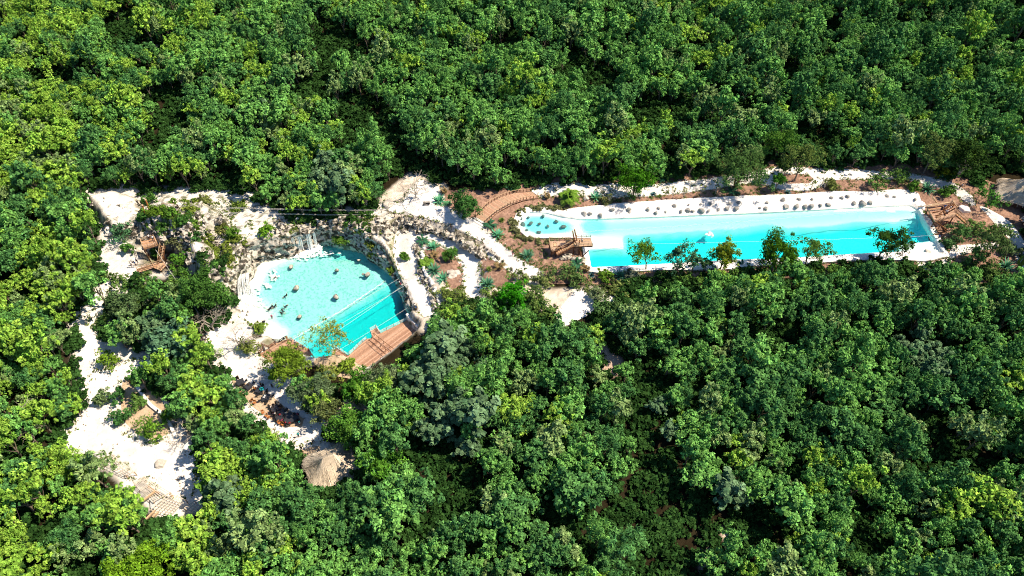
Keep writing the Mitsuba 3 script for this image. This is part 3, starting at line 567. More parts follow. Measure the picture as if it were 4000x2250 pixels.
strew([(700, 950), (800, 960), (880, 1080), (800, 1090), (740, 1020)], 18, 1.3, 'grey rock on the shoulder below the tree house hill', 'rocks below the tree house hill', .0)
strew([(340, 770), (540, 770), (540, 890), (420, 890)], 14, 1.2, 'broad white rock slab of the bluff left of the tree house', 'white slabs of the bluff', -.4, flat=.5)
strew([(430, 880), (560, 880), (560, 930), (440, 920)], 9, 1.1, 'dark rock under the edge of the white bluff', 'rocks under the bluff edge')
strew([(700, 1060), (880, 1090), (900, 1140), (740, 1130)], 12, .9, 'white boulder among shrubs below the hill path', 'boulders among shrubs below the hill', protos_=ROCK, name='boulder')
# the rough wall below the railed path, the stone edging of the planting beds
def along(pts3, n, size, label, group, zj=.0, name='wall_stone', flat=.85, protos_=CRAG, m=None):
    W = np.array(pts3); L = np.r_[0, np.cumsum(np.linalg.norm(np.diff(W[:, :2], axis=0), axis=1))]
    for k in range(n):
        t = L[-1] * (k + rk_rng.uniform(.1, .9)) / n
        p = np.array([np.interp(t, L, W[:, i]) for i in range(3)]) + rk_rng.normal(size=3) * [.15, .15, zj]
        put_rock(name, label, group, p, size * rk_rng.uniform(.7, 1.3), flat, protos_, m)
A_ = lambda uvz: [g(*q) for q in uvz]
along(A_([(1495, 850, -1), (1530, 868, -1.5), (1600, 868, -1.4), (1700, 900, -1.2), (1800, 940, -.7), (1890, 1000, -.3)]), 34, 1.15, 'pitted white rock in the wall below the railed path', 'rocks in the wall below the railing', .35, 'crag')
along(A_([(1500, 870, -3), (1540, 890, -3.4), (1600, 888, -3), (1680, 905, -2.6)]), 14, 1.2, 'grey rock at the foot of the wall below the railed path', 'rocks at the foot of the wall', .3, 'crag')
along(A_([(1622, 960, -3), (1640, 1040, -3), (1655, 1080, -3), (1690, 1150, -3.2), (1700, 1210, -3.4)]), 22, .75, 'pale stone in the rough wall between low path and planting bed', 'stones between low path and bed', .2)
along(A_([(1668, 1260, -4), (1710, 1230, -3.6), (1720, 1180, -3), (1690, 1110, -2.4), (1660, 1060, -2.2), (1645, 990, -2.2), (1662, 960, -2.2)]), 40, .5, 'white block in the curved edging of the planting bed', 'blocks of the curved edging', .04, protos_=ROCK, m='m_plaster', flat=.9)
along(A_([(1810, 1020, -1.9), (1822, 1090, -2.3), (1815, 1150, -2.6)]), 12, .42, 'white block beside the stepped side path', 'blocks beside the side path', .04, protos_=ROCK, m='m_plaster')
along(A_([(1885, 960, .1), (1950, 1010, .1), (2010, 1060, .1)]), 12, .5, 'rough stone between railed path and lower bed', 'stones between path and lower bed', .05)
put_rock('boulder', 'broad pitted white boulder lying in the agave bed', None, g(1772, 1066, -1.9), 1.6, .45, CRAG, 'm_boulder')
put_rock('boulder', 'round grey boulder behind the railing at the cliff end', None, g(1520, 798, .2), 2.0, .5, ROCK)
put_rock('boulder', 'smooth white boulder beside the path bend by the right tower', None, g(3765, 822, .2), 1.7, .6, ROCK, 'm_plaster')
put_rock('boulder', 'pale boulder in the bed beside the fan palm', None, g(2287, 778, .3), .95, .8)
put_rock('boulder', 'pale lichen rock alone on the gravel yard', None, g(630, 1815, -4.4), 1.2, .5, ROCK)
along(A_([(3590, 770, .1), (3604, 800, .2), (3600, 822, .1)]), 4, .8, 'white rock at the head wall corner of the pool', 'rocks at the head wall corner', .1, 'boulder', protos_=ROCK, m='m_plaster')
along(A_([(2185, 1010, .2), (2215, 1000, .4), (2250, 1012, .3), (2275, 1020, .3)]), 9, .8, 'rock piled under the wooden platform tower by the pool', 'rocks under the platform tower', .25, 'crag')

# ---- waterfalls --------------------------------------------------------------------------------------
def waterfall(top, base, label, n, spread=.3, ztop=-.6):
    w = thing('waterfall', label, 'waterfall')
    r = np.random.default_rng(len(label))
    ms = []
    a0, a1 = (g(*q, ztop) for q in top); b0, b1 = (g(*q, WL) for q in base)
    for k in range(n):
        t = (k + r.uniform(.1, .9)) / n
        a, b = a0 * (1 - t) + a1 * t, b0 * (1 - t) + b1 * t
        s = np.linspace(0, 1, 8)
        hor = np.sqrt(s) * .75 + s * .25
        P = np.stack([a[0] + (b[0] - a[0]) * hor, a[1] + (b[1] - a[1]) * hor, a[2] + (b[2] - a[2]) * s ** 1.25], -1)
        P[:, :2] += np.cumsum(r.normal(size=(8, 2)) * .04, 0)
        s0 = r.uniform(0, .25) if r.random() < .5 else 0
        P = P[int(s0 * 8):]
        ms.append(tube_mesh(P, np.linspace(.05, .11, len(P)) * r.uniform(.6, 1.3), 5))
    part(w, 'stream', mikit.ply(join(ms), 'm_fall', smooth=True), kind='stuff')
    fo = []
    for k in range(70):
        t = r.random(); c = b0 * (1 - t) + b1 * t
        d = r.normal(size=2) * spread * 2.2
        m = rock_mesh(k % 5 + 60, 1, 2, .3)
        fo.append((m[0] * [r.uniform(.15, .5), r.uniform(.15, .45), .07] + [c[0] + d[0], c[1] + d[1] - .3, WL + .02], m[1]))
    part(w, 'foam', mikit.ply(join(fo), 'm_foam', smooth=True), kind='stuff')
waterfall([(1008, 925), (1050, 915)], [(1022, 1003), (1078, 992)], 'broad grey white waterfall left of the shrub on the cliff', 34)
waterfall([(1138, 928), (1148, 926)], [(1146, 985), (1158, 983)], 'thin waterfall second from the broad one', 6)
waterfall([(1164, 926), (1176, 924)], [(1172, 982), (1190, 976)], 'waterfall of two joined threads in the middle of the cliff', 9)
waterfall([(1196, 914), (1212, 912)], [(1206, 976), (1224, 970)], 'bright waterfall with white foam at the shadow edge', 13, .6)
waterfall([(1222, 910), (1232, 908)], [(1232, 968), (1244, 962)], 'rightmost thin waterfall beside the shaded water', 8)
waterfall([(938, 1072), (972, 1064)], [(930, 1158), (985, 1146)], 'steep waterfall on the left side of the cenote below the hill', 30, .9, -1.2)
scene['m_stone'] = dif((.10, .17, .17))
fr = np.random.default_rng(5); fo = []
for (u, v, ru, rv, n) in [(1225, 990, 60, 12, 90), (1150, 1000, 60, 8, 60), (975, 1175, 40, 22, 150), (1045, 1115, 14, 8, 30), (1070, 1075, 16, 18, 30), (950, 1150, 20, 16, 60)]:
    for k in range(n):
        p = g(u + fr.normal() * ru * .6, v + fr.normal() * rv * .6, WL + .02)
        if not cen_xy.contains(Point(p[0], p[1])): continue
        m = rock_mesh(k % 5 + 60, 1, 2, .3)
        fo.append((m[0] * [fr.uniform(.1, .55), fr.uniform(.1, .3), .04] + p, m[1]))
scene['foam'] = mikit.ply(join(fo), 'm_foam', smooth=True)
labels['foam'] = {'label': 'white foam drifting on the cenote below the waterfalls', 'kind': 'stuff'}

gc = np.random.default_rng(91)
def cover(polys, n, label, key, c0, c1, R=.32):
    pos, nr, cs = [], [], []
    for poly, w in polys:
        P = Polygon(poly); b = P.bounds; k = 0
        while k < n * w:
            u, v = gc.uniform(b[0], b[2]), gc.uniform(b[1], b[3])
            if not P.contains(Point(u, v)): continue
            k += 1
            if meshkit.noise(np.array([u * .03, v * .04, 2.]), 3) < .42: continue
            p = gt(u, v); m = gc.integers(8, 22)
            d = gc.normal(size=(m, 3)); d[:, 2] = np.abs(d[:, 2])
            pos.append(p + d * R * gc.uniform(.5, 1.3)); nr.append(d + [0, 0, .6]); cs.append((np.array(c0) + (np.array(c1) - c0) * gc.random()) * gc.uniform(.6, 1.3, (m, 1)))
    pos, nr, cs = np.vstack(pos), np.vstack(nr), np.vstack(cs)
    v, f, c = leaves_mesh(pos, nr, gc, .2 * gc.uniform(.6, 1.4, len(pos)), .6, cs)
    scene[key] = mikit.ply((v, f), 'm_vertex', color=np.clip(c, 0, 1)); labels[key] = {'label': label, 'kind': 'stuff'}
cover([([(540, 790), (800, 770), (980, 790), (1000, 880), (900, 1080), (800, 1090), (700, 960), (560, 920)], 1.0), ([(1060, 850), (1470, 840), (1540, 890), (1430, 950), (1260, 900), (1080, 920)], .6)], 620, 'low olive green plants creeping over the pale rocks', 'ground_cover', (.07, .12, .02), (.17, .24, .05))
cover([([(420, 1070), (600, 1090), (900, 1120), (860, 1250), (640, 1340), (420, 1330), (330, 1300), (300, 1200), (380, 1150)], 1.0), ([(1640, 970), (1700, 1180), (1880, 1190), (2150, 1150), (2200, 1240), (1700, 1260)], .7), ([(2250, 1080), (2440, 1100), (2440, 1180), (2260, 1140)], .3)], 520, 'low weeds and grass on the pale ground beside the paths', 'weeds', (.06, .10, .03), (.16, .22, .07), .36)
along(A_([(432, 905, -1.2), (480, 915, -1.2), (545, 905, -.8), (590, 915, 0)]), 12, 1.3, 'grey shadowed rock under the white bluff left of the tree house', 'shadowed rocks under the bluff', .3, 'crag')
along(A_([(440, 890, .9), (500, 885, 1.1), (545, 878, 1.4)]), 8, 1.7, 'white overhanging slab at the lower rim of the bluff', 'overhanging slabs of the bluff', .2, 'crag', .45, m='m_limestone')
strew([(560, 880), (720, 900), (760, 960), (700, 1040), (560, 1000)], 30, 1.2, 'dark rock in the cleft below the lookout platform', 'rocks in the dark cleft', .1)

# weeds, stones and litter that break up the edges of the paths and yards
def edge_bits(polys, step, key, label, what):
    pos = []
    for P in polys:
        for ring_ in [P.exterior, *P.interiors]:
            for q in np.arange(0, ring_.length, step):
                if gc.random() < .55 * (.4 + meshkit.noise(np.array([q * .15, ring_.length, 1.]), 5)):
                    c = ring_.interpolate(q); pos.append((c.x + gc.normal() * .35, c.y + gc.normal() * .35))
    pos = np.array(pos); z = zt(pos[:, 0], pos[:, 1]); ms = []
    if what == 'stone':
        for p, h in zip(pos, z):
            m = rock_mesh(int(gc.integers(60, 65)), 1, 4, .3); ms.append((m[0] * gc.uniform(.08, .3) * np.array([1, 1, .7]) + [p[0], p[1], h + .12], m[1]))
        scene[key] = mikit.ply(join(ms), 'm_boulder')
    else:
        A, B, C = [], [], []
        for p, h in zip(pos, z):
            m = gc.integers(6, 16); d = gc.normal(size=(m, 3)); d[:, 2] = np.abs(d[:, 2]) * .6
            A.append(np.array([p[0], p[1], h + .12]) + d * .28); B.append(d + [0, 0, .8]); C.append(np.array([.07, .12, .03]) * gc.uniform(.5, 2.0, (m, 1)) + np.array([.05, .03, 0]) * gc.random())
        v, f, c = leaves_mesh(np.vstack(A), np.vstack(B), gc, .17 * gc.uniform(.6, 1.5, sum(map(len, A))), .6, np.vstack(C)); scene[key] = mikit.ply((v, f), 'm_vertex', color=np.clip(c, 0, 1))
    labels[key] = {'label': label, 'kind': 'stuff'}
EDGES = [biggest(x) for x in (loop, up, low, plaza, plaza2, bed2, bed3)]
edge_bits(EDGES, .5, 'gravel', 'loose pale stones along the edges of the white paths', 'stone')
edge_bits(EDGES + [rim_xy], .45, 'edge_weeds', 'small weeds along the edges of paths and yards', 'weed')
cover([([(2000, 730), (2560, 700), (3000, 660), (3560, 690), (3700, 760), (3580, 745), (3200, 750), (2560, 785), (2260, 810), (2100, 800)], 1.0), ([(1900, 890), (2000, 890), (2120, 945), (2160, 1060), (2060, 1060)], .3), ([(3640, 900), (3940, 880), (3960, 1080), (3700, 1060)], .6)], 420, 'small weeds and seedlings growing in the mulch beds', 'seedlings', (.06, .10, .03), (.15, .20, .06), .3)
lt = []
for poly, n in (([(870, 1290), (990, 1290), (1150, 1500), (1290, 1620), (1260, 1730), (1100, 1730), (900, 1480)], 140), ([(300, 1780), (330, 1550), (460, 1440), (500, 1650), (760, 1680), (770, 1930), (560, 1930)], 240), ([(1490, 800), (1740, 740), (1900, 900), (2100, 1060), (1900, 980), (1600, 840)], 50)):
    P = Polygon(poly); b = P.bounds; k = 0
    while k < n:
        u, v = gc.uniform(b[0], b[2]), gc.uniform(b[1], b[3])
        if P.contains(Point(u, v)) and meshkit.noise(np.array([u * .02, v * .02, 4.]), 3) > .4: p = gt(u, v); lt.append(p + [0, 0, .17]); k += 1
lt = np.array(lt)
v, f, c = leaves_mesh(lt, gc.normal(size=lt.shape) * .25 + [0, 0, 1], gc, .16 * gc.uniform(.5, 1.6, len(lt)), .6, np.array([.16, .10, .05]) * gc.uniform(.4, 1.6, (len(lt), 1)))
scene['litter'] = mikit.ply((v, f), 'm_vertex', color=c); labels['litter'] = {'label': 'dry leaf litter strewn over the white plazas', 'kind': 'stuff'}

# ---- decks, railings, towers -------------------------------------------------------------------------
def planks(holder, poly, z, ang, width, mats, thick=.06, gap=.03, seed=0):
    r = np.random.default_rng(seed)
    c, s = math.cos(ang), math.sin(ang)
    xy = np.array(poly.exterior.coords); t = xy @ [-s, c]; l = xy @ [c, s]
    k = t.min()
    while k < t.max():
        a, b = k + gap / 2, min(k + width - gap / 2, t.max())
        strip = Polygon([(c * L - s * q, s * L + c * q) for L, q in ((l.min() - 1, a), (l.max() + 1, a), (l.max() + 1, b), (l.min() - 1, b))])
        it = strip.intersection(poly)
        for q in getattr(it, 'geoms', [it]):
            if q.geom_type == 'Polygon' and q.area > .04:
                dz = r.uniform(-.008, .008)
                m = trimesh.creation.extrude_polygon(q, thick, engine='earcut'); m.apply_translation([0, 0, z - thick + dz])
                part(holder, 'plank', mikit.ply(m, mats[r.integers(len(mats))]))
        k += width
def deck(label, pts, z, dirpts, mats=('m_plank_a', 'm_plank_b', 'm_plank_c'), width=.32, below=1.2, seed=0, name='deck', cat='deck', legs=None):
    P = Polygon(gp(pts, z)).buffer(0)
    k = thing(name, label, cat)
    a, b = (g(*q, z) for q in dirpts)
    planks(k, P, z, math.atan2(b[1] - a[1], b[0] - a[0]), width, mats, seed=seed)
    ring = np.array(P.exterior.coords)
    for i in range(len(ring) - 1):
        p, q = ring[i], ring[i + 1]
        if np.linalg.norm(q - p) > .5:
            part(k, 'edge_beam', beam((*p, z - .18), (*q, z - .18), .12, .22, 'm_wood_dark'))
    for p in (ring[:-1] if legs is None else gp(legs, z)):
        part(k, 'leg', rod((p[0], p[1], z - below), (p[0], p[1], z - .2), .22, 'm_wood_dark'))
    return k
def railing(label, pts, h=1.05, post='m_wood_dark', rail='m_wood', rails=(1.0, .55), step=2.2, d=.13, holder=None, rd=.09, group=None, cat='railing'):
    W = np.array(pts, float)
    k = holder or thing('railing', label, cat, group)
    seg = np.linalg.norm(np.diff(W, axis=0), axis=1)
    stops = []
    for i in range(len(W) - 1):
        n = max(1, round(seg[i] / step))
        stops += [W[i] + (W[i + 1] - W[i]) * j / n for j in range(n)]
    stops.append(W[-1])
    for p in stops: part(k, 'post', rod(p - [0, 0, .2], p + [0, 0, h + .06], d, post))
    for f in rails:
        for a, b in zip(stops[:-1], stops[1:]): part(k, 'rail', beam(a + [0, 0, h * f], b + [0, 0, h * f], rd, rd, rail))
    return k
up_ = lambda pts, z=0.1: [g(*(q if len(q) == 3 else (*q, z))) for q in pts]
railing('dark post and rope railing along the edge of the upper white path', up_([(1490, 830), (1518, 834), (1541, 845), (1568, 849), (1591, 842), (1615, 853), (1634, 857), (1657, 861), (1683, 873), (1704, 883), (1727, 885), (1760, 885), (1764, 897), (1784, 912), (1809, 923), (1828, 935), (1856, 947), (1887, 958)]), 1.1, 'm_post', 'm_post', (.98,), 1.8, .16, rd=.07)
# boardwalk
bl = up_([(1858, 848), (1905, 800), (1962, 769), (2010, 754), (2072, 746)], .5); br = up_([(1893, 869), (1942, 829), (2000, 797), (2050, 780), (2111, 770)], .5)
def resample(W, n):
    W = np.array(W); L = np.r_[0, np.cumsum(np.linalg.norm(np.diff(W, axis=0), axis=1))]
    return np.stack([np.interp(np.linspace(0, L[-1], n), L, W[:, i]) for i in range(3)], -1)
bw = thing('boardwalk', 'curved brown plank boardwalk bridging the bed between the two white paths', 'boardwalk')
nb = 58
L_, R_ = resample(bl, nb), resample(br, nb)
arch = .35 * np.sin(np.linspace(0, np.pi, nb)) - .25
rb = np.random.default_rng(4)
for i in range(nb - 1):
    a, b = (L_[i] + L_[i + 1]) / 2, (R_[i] + R_[i + 1]) / 2
    e = (b - a) / np.linalg.norm(b - a) * .15
    z = [0, 0, arch[i]]
    wd = np.linalg.norm((L_[i + 1] + R_[i + 1] - L_[i] - R_[i]) / 2) * .93
    part(bw, 'plank', beam(a + z - e, b + z + e, wd, .06, ('m_plank_b', 'm_plank_a', 'm_grey_plank_a')[rb.integers(3)]))
for side in (L_, R_):
    for i in range(0, nb - 4, 4): part(bw, 'stringer', beam(side[i] + [0, 0, arch[i] - .16], side[i + 4] + [0, 0, arch[i + 4] - .16], .14, .24, 'm_wood_dark'))
railing('wooden railing on the uphill side of the curved boardwalk', [L_[i] + [0, 0, arch[i]] for i in range(0, nb, 3)], 1.0, 'm_wood_dark', 'm_wood_pale', (1.0,), 2.5, .17, rd=.12)
railing('wooden railing on the pool side of the curved boardwalk', [R_[i] + [0, 0, arch[i]] for i in range(0, nb, 3)], 1.0, 'm_wood_dark', 'm_wood_pale', (1.0,), 2.5, .17, rd=.12)
st = thing('steps', 'pale stone steps between the boardwalk foot and the white path', 'steps')
for i in range(3):
    a, b = g(1856 - i * 8, 852 + i * 9, .14), g(1892 - i * 6, 874 + i * 8, .14)
    part(st, 'step', beam(a + [0, 0, .12 - .05 * i], b + [0, 0, .12 - .05 * i], .5, .12, 'm_plaster'))
# cenote decks
DZ = -4.6
deck('large brown plank deck with net fence at the lower right of the cenote', [(1591, 1250), (1640, 1312), (1435, 1451), (1339, 1399), (1365, 1386), (1400, 1352), (1432, 1324), (1456, 1320), (1447, 1292), (1470, 1278), (1485, 1302)], DZ, [(1450, 1400), (1600, 1290)], seed=1, below=1.6)
deck('small plank jetty tip reaching into the cenote beside the yellow tree', [(1297, 1376), (1312, 1358), (1362, 1390), (1338, 1402), (1309, 1403)], DZ + .05, [(1300, 1380), (1360, 1400)], seed=2, below=1.8)
deck('brown stepped plank deck at the lower left of the cenote', [(1051, 1360), (1058, 1346), (1092, 1333), (1136, 1321), (1174, 1343), (1207, 1365), (1220, 1384), (1150, 1405), (1100, 1412)], DZ - .2, [(1060, 1350), (1140, 1322)], seed=3, below=1.3)
deck('lower brown plank landing beside the white plaza', [(1010, 1383), (1048, 1364), (1098, 1413), (1085, 1438), (1046, 1418)], DZ - .1, [(1010, 1383), (1046, 1418)], seed=5, below=.8)
railing('white net railing along the water side of the large deck', up_([(1591, 1250), (1538, 1276), (1485, 1302)], DZ), 1.05, 'm_wood', 'm_net', (1.0, .8, .6, .4, .2), 1.7, .1, rd=.05)
railing('white net railing round the corner bay of the large deck', up_([(1485, 1302), (1470, 1278), (1447, 1292), (1456, 1320)], DZ), 1.05, 'm_wood', 'm_net', (1.0, .8, .6, .4, .2), 1.5, .1, rd=.05)
railing('white net railing on the slanting side of the large deck', up_([(1432, 1324), (1400, 1352), (1365, 1386)], DZ), 1.05, 'm_wood', 'm_net', (1.0, .8, .6, .4, .2), 1.5, .1, rd=.05)
railing('net railing at the tip of the small jetty', up_([(1309, 1403), (1297, 1376), (1312, 1358), (1362, 1390)], DZ), 1.0, 'm_wood', 'm_net', (1.0, .66, .33), 1.6, .12, rd=.05)
railing('brown railing along the land side of the large deck', up_([(1435, 1451), (1467, 1431), (1523, 1396), (1585, 1358), (1640, 1318)], DZ), 1.05, 'm_wood_dark', 'm_wood', (1.0, .5), 2.0, .15)
railing('brown railing between the earth terrace and the large deck', up_([(1230, 1405), (1300, 1404), (1340, 1402), (1385, 1428), (1435, 1451)], DZ), 1.05, 'm_wood_dark', 'm_wood', (1.0,), 2.0, .15)
railing('queue railing nearer the cenote bay on the large deck', up_([(1462, 1312), (1500, 1342), (1542, 1374)], DZ), 1.0, 'm_wood_dark', 'm_wood_dark', (1.0,), 1.6, .12)
railing('queue railing in the middle of the large deck', up_([(1452, 1325), (1488, 1355), (1526, 1388)], DZ), 1.0, 'm_wood_dark', 'm_wood_dark', (1.0,), 1.6, .12)
railing('queue railing farthest from the wall on the large deck', up_([(1442, 1338), (1474, 1366), (1512, 1396)], DZ), 1.0, 'm_wood_dark', 'm_wood_dark', (1.0,), 1.6, .12)
railing('black log railing from the beach to the stepped deck', up_([(993, 1318), (1040, 1328), (1067, 1336), (1095, 1338), (1122, 1322)], DZ - .3), 1.0, 'm_post', 'm_post', (1.0, .5), 2.0, .2, rd=.14)
railing('dark log railing on the corner of the stepped deck', up_([(1012, 1382), (1030, 1372), (1026, 1352), (1051, 1362), (1076, 1345)], DZ), 1.0, 'm_post', 'm_wood_dark', (1.0, .5), 1.6, .2, rd=.13)
railing('pale handrail across the steps of the stepped deck', up_([(1056, 1372), (1100, 1345), (1140, 1325)], DZ - .2), .9, 'm_wood_pale', 'm_wood_pale', (1.0,), 3, .1, rd=.1)
railing('pale handrail nearest the tree on the stepped deck', up_([(1076, 1392), (1120, 1366), (1152, 1346)], DZ - .2), .9, 'm_wood_pale', 'm_wood_pale', (1.0,), 3, .1, rd=.1)
w = thing('wall', 'white plastered end wall at the right end of the large deck', 'wall')
a, b = g(1592, 1246, DZ), g(1648, 1306, DZ)
part(w, 'wall_face', beam(a + [0, 0, .8], b + [0, 0, .8], .5, 2.4, 'm_plaster')); part(w, 'coping', beam(a + [0, 0, 2.05], b + [0, 0, 2.05], .62, .12, 'm_limestone'))
struct('terrace', mikit.ply(slab(smooth_poly(gp([(1262, 1412), (1338, 1408), (1425, 1455), (1392, 1495), (1280, 1480), (1230, 1440)], -4.8), .3), .25, .4), 'm_sand', smooth=40))
w = thing('wall', 'low curved white kerb wall round the earth terrace', 'wall')
kw = up_([(1228, 1412), (1262, 1408), (1300, 1406), (1340, 1408)], -4.6)
for a, b in zip(kw[:-1], kw[1:]): part(w, 'segment', beam(a, b, .35, .5, 'm_plaster'))

def tower_posts(k, pts, z0, z1, d=.28, m='m_wood_dark'):
    for q in pts:
        p = g(*q, z1); part(k, 'leg', rod((p[0], p[1], z0), (p[0], p[1], z1 - .1), d, m))
def stair(k, a, b, width, n, m='m_wood', side='m_wood_pale'):
    a, b = np.array(a), np.array(b)
    u = (b - a)[:2]; u = u / np.linalg.norm(u); w = np.array([-u[1], u[0], 0]) * width / 2
    for i in range(n):
        p = a + (b - a) * (i + .5) / n
        part(k, 'tread', beam(p - w, p + w, np.linalg.norm((b - a)[:2]) / n * .95, .06, m))
    for sgn in (-1, 1):
        part(k, 'stringer', beam(a + w * sgn, b + w * sgn, .1, .3, 'm_wood_dark'))
        part(k, 'handrail', beam(a + w * sgn + [0, 0, 1], b + w * sgn + [0, 0, 1], .12, .12, side))
        for t in np.linspace(0, 1, 6):
            p = a + (b - a) * t + w * sgn; part(k, 'baluster', rod(p, p + [0, 0, 1.0], .1, side))
# tower at the near end of the long pool
z7 = lambda a, b: (2080 + a / 8.05, 870 + b / 8.05)
LZ = 3.0
k = thing('platform_tower', 'timber zip line tower with stairs and leaning mast beside the near pool end', 'tower')
P = Polygon(gp([z7(1290, 470), z7(1830, 480), z7(1890, 730), z7(1310, 745)], LZ))
planks(k, P, LZ, .02, .3, ('m_grey_plank_a', 'm_grey_plank_b', 'm_wood_pale'), seed=8)
P2 = Polygon(gp([z7(520, 570), z7(1230, 560), z7(1290, 640), z7(780, 740), z7(740, 870), z7(580, 870)], LZ - .4))
planks(k, P2, LZ - .4, 1.5, .3, ('m_grey_plank_a', 'm_grey_plank_b'), seed=9)
for poly, z in ((P, LZ), (P2, LZ - .4)):
    ring = np.array(poly.exterior.coords)
    for p, q in zip(ring[:-1], ring[1:]): part(k, 'edge_beam', beam((*p, z - .2), (*q, z - .2), .14, .26, 'm_wood_dark'))
tower_posts(k, [z7(1310, 720), z7(1480, 740), z7(1330, 500)], 0, LZ); tower_posts(k, [z7(600, 850), z7(740, 850), z7(540, 590), z7(900, 600), z7(1200, 600)], 0, LZ - .4, .24)
c = g(*z7(1530, 1100), .2)
for q in (z7(1780, 860), z7(1490, 870), z7(1500, 600)): part(k, 'brace', rod(c, g(*q, LZ - .2), .24, 'm_wood_dark'))
stair(k, g(*z7(760, 980), 1.4), g(*z7(1290, 690), LZ), 1.2, 9)
stair(k, g(*z7(640, 1010), .2), g(*z7(700, 890), LZ - .6), 1.2, 7)
for q0, q1 in ((z7(1400, 560), z7(1320, 215)), (z7(1330, 600), z7(1265, 260))):
    part(k, 'mast', rod(g(*q0, LZ), g(*q1, LZ + 4.2), .36, 'm_wood'))
part(k, 'mast_brace', rod(g(*z7(1400, 700), LZ), g(*z7(1290, 480), LZ + 2.4), .26, 'm_wood_dark')); part(k, 'mast_brace', rod(g(*z7(1260, 640), LZ), g(*z7(1330, 480), LZ + 2.4), .26, 'm_wood_dark'))
for pts, z, rm in (([z7(1310, 745), z7(1890, 730)], LZ, 'm_wood_pale'), ([z7(1390, 475), z7(1830, 480)], LZ, 'm_post'), ([z7(1180, 560), z7(520, 570), z7(580, 870), z7(740, 870)], LZ - .4, 'm_wood_pale')):
    railing('', up_(pts, z), 1.05, 'm_wood_dark' if rm == 'm_post' else 'm_wood', rm, (1.0, .5), 1.3, .11, holder=k)
part(k, 'wall_panel', beam(g(*z7(1040, 600), LZ + .6), g(*z7(1230, 590), LZ + .6), .08, 1.1, 'm_wood_pale'))
part(k, 'hatch_frame', beam(g(*z7(650, 690), LZ - .36), g(*z7(760, 690), LZ - .36), 1.4, .06, 'm_wood_dark')); part(k, 'hatch', beam(g(*z7(660, 692), LZ - .34), g(*z7(750, 692), LZ - .34), 1.05, .08, 'm_wood_pale'))
# tower at the head of the long pool
y7 = lambda a, b: (3550 + a / 4.14, 750 + b / 4.14)
RZ = 3.0
k = thing('platform_tower', 'timber start tower with twin masts and stairs at the head of the long pool', 'tower')
P = Polygon(gp([y7(300, 250), y7(700, 200), y7(750, 390), y7(425, 470)], RZ))
planks(k, P, RZ, .1, .3, ('m_grey_plank_a', 'm_plank_b', 'm_plank_a'), seed=12)
ring = np.array(P.exterior.coords)
for p, q in zip(ring[:-1], ring[1:]): part(k, 'edge_beam', beam((*p, RZ - .2), (*q, RZ - .2), .16, .3, 'm_wood'))
tower_posts(k, [y7(320, 265), y7(690, 220), y7(735, 380), y7(430, 455), y7(560, 330)], 0, RZ, .3)
for q0, q1 in ((y7(460, 185), y7(385, 80)), (y7(780, 245), y7(705, 140))): part(k, 'mast', rod(g(*q0, RZ - 2.5), g(*q1, RZ + 1.6), .36, 'm_wood_pale'))
part(k, 'mast_beam', rod(g(*y7(150, 240), RZ + .8), g(*y7(500, 180), RZ + 1.2), .26, 'm_wood_pale')); part(k, 'mast_beam', rod(g(*y7(500, 350), RZ + .1), g(*y7(720, 190), RZ + 1.6), .28, 'm_wood_dark')); part(k, 'mast_beam', rod(g(*y7(560, 300), RZ + .1), g(*y7(690, 180), RZ + 1.6), .24, 'm_wood_dark'))
stair(k, g(*y7(935, 500), 1.0), g(*y7(755, 345), RZ), 1.3, 9)
for pts in ([y7(425, 470), y7(750, 390)], [y7(300, 250), y7(700, 200)]): railing('', up_(pts, RZ), 1.0, 'm_wood', 'm_wood_pale', (1.0, .5), 1.2, .12, holder=k)
for q0, q1 in ((y7(540, 480), y7(470, 600)), (y7(520, 540), y7(600, 640)), (y7(690, 540), y7(740, 600))): part(k, 'brace', rod(g(*q0, 2.2), g(*q1, .3), .24, 'm_wood_dark'))
railing('wooden handrail leading from the start tower stairs to the path', up_([y7(945, 500), y7(1000, 440), y7(960, 385), (3845, 842)], .8), 1.0, 'm_wood', 'm_wood_pale', (1.0,), 1.8, .12)
k = thing('deck', 'low stepped timber landing below the start tower beside the pool head', 'deck')
for i, z in enumerate((.7, 1.1)):
    P = Polygon(gp([y7(600, 660 + 65 * (1 - i)), y7(735, 650 + 60 * (1 - i)), y7(720, 710 + 62 * (1 - i)), y7(585, 720 + 62 * (1 - i))], z))
    planks(k, P, z, .05, .25, ('m_wood', 'm_grey_plank_a'), seed=20 + i)
for q in (y7(600, 780), y7(715, 770), y7(605, 660), y7(730, 650)):
    p = g(*q, .6); part(k, 'leg', rod((p[0], p[1], -.1), (p[0], p[1], .95), .2, 'm_wood_dark'))
railing('low timber rail on the stepped landing by the pool head', up_([y7(605, 655), y7(735, 648)], 1.1), .8, 'm_wood', 'm_wood_pale', (1.0,), 1.5, .12)
w = thing('wall', 'straight grey concrete head wall at the far end of the long pool', 'wall')
hw = up_([(3590, 822), (3650, 925), (3700, 1008)], 0)
for a, b in zip(hw[:-1], hw[1:]): part(w, 'wall_face', beam(a - [0, 0, .5], b - [0, 0, .5], .55, 2.0, 'm_plaster'))
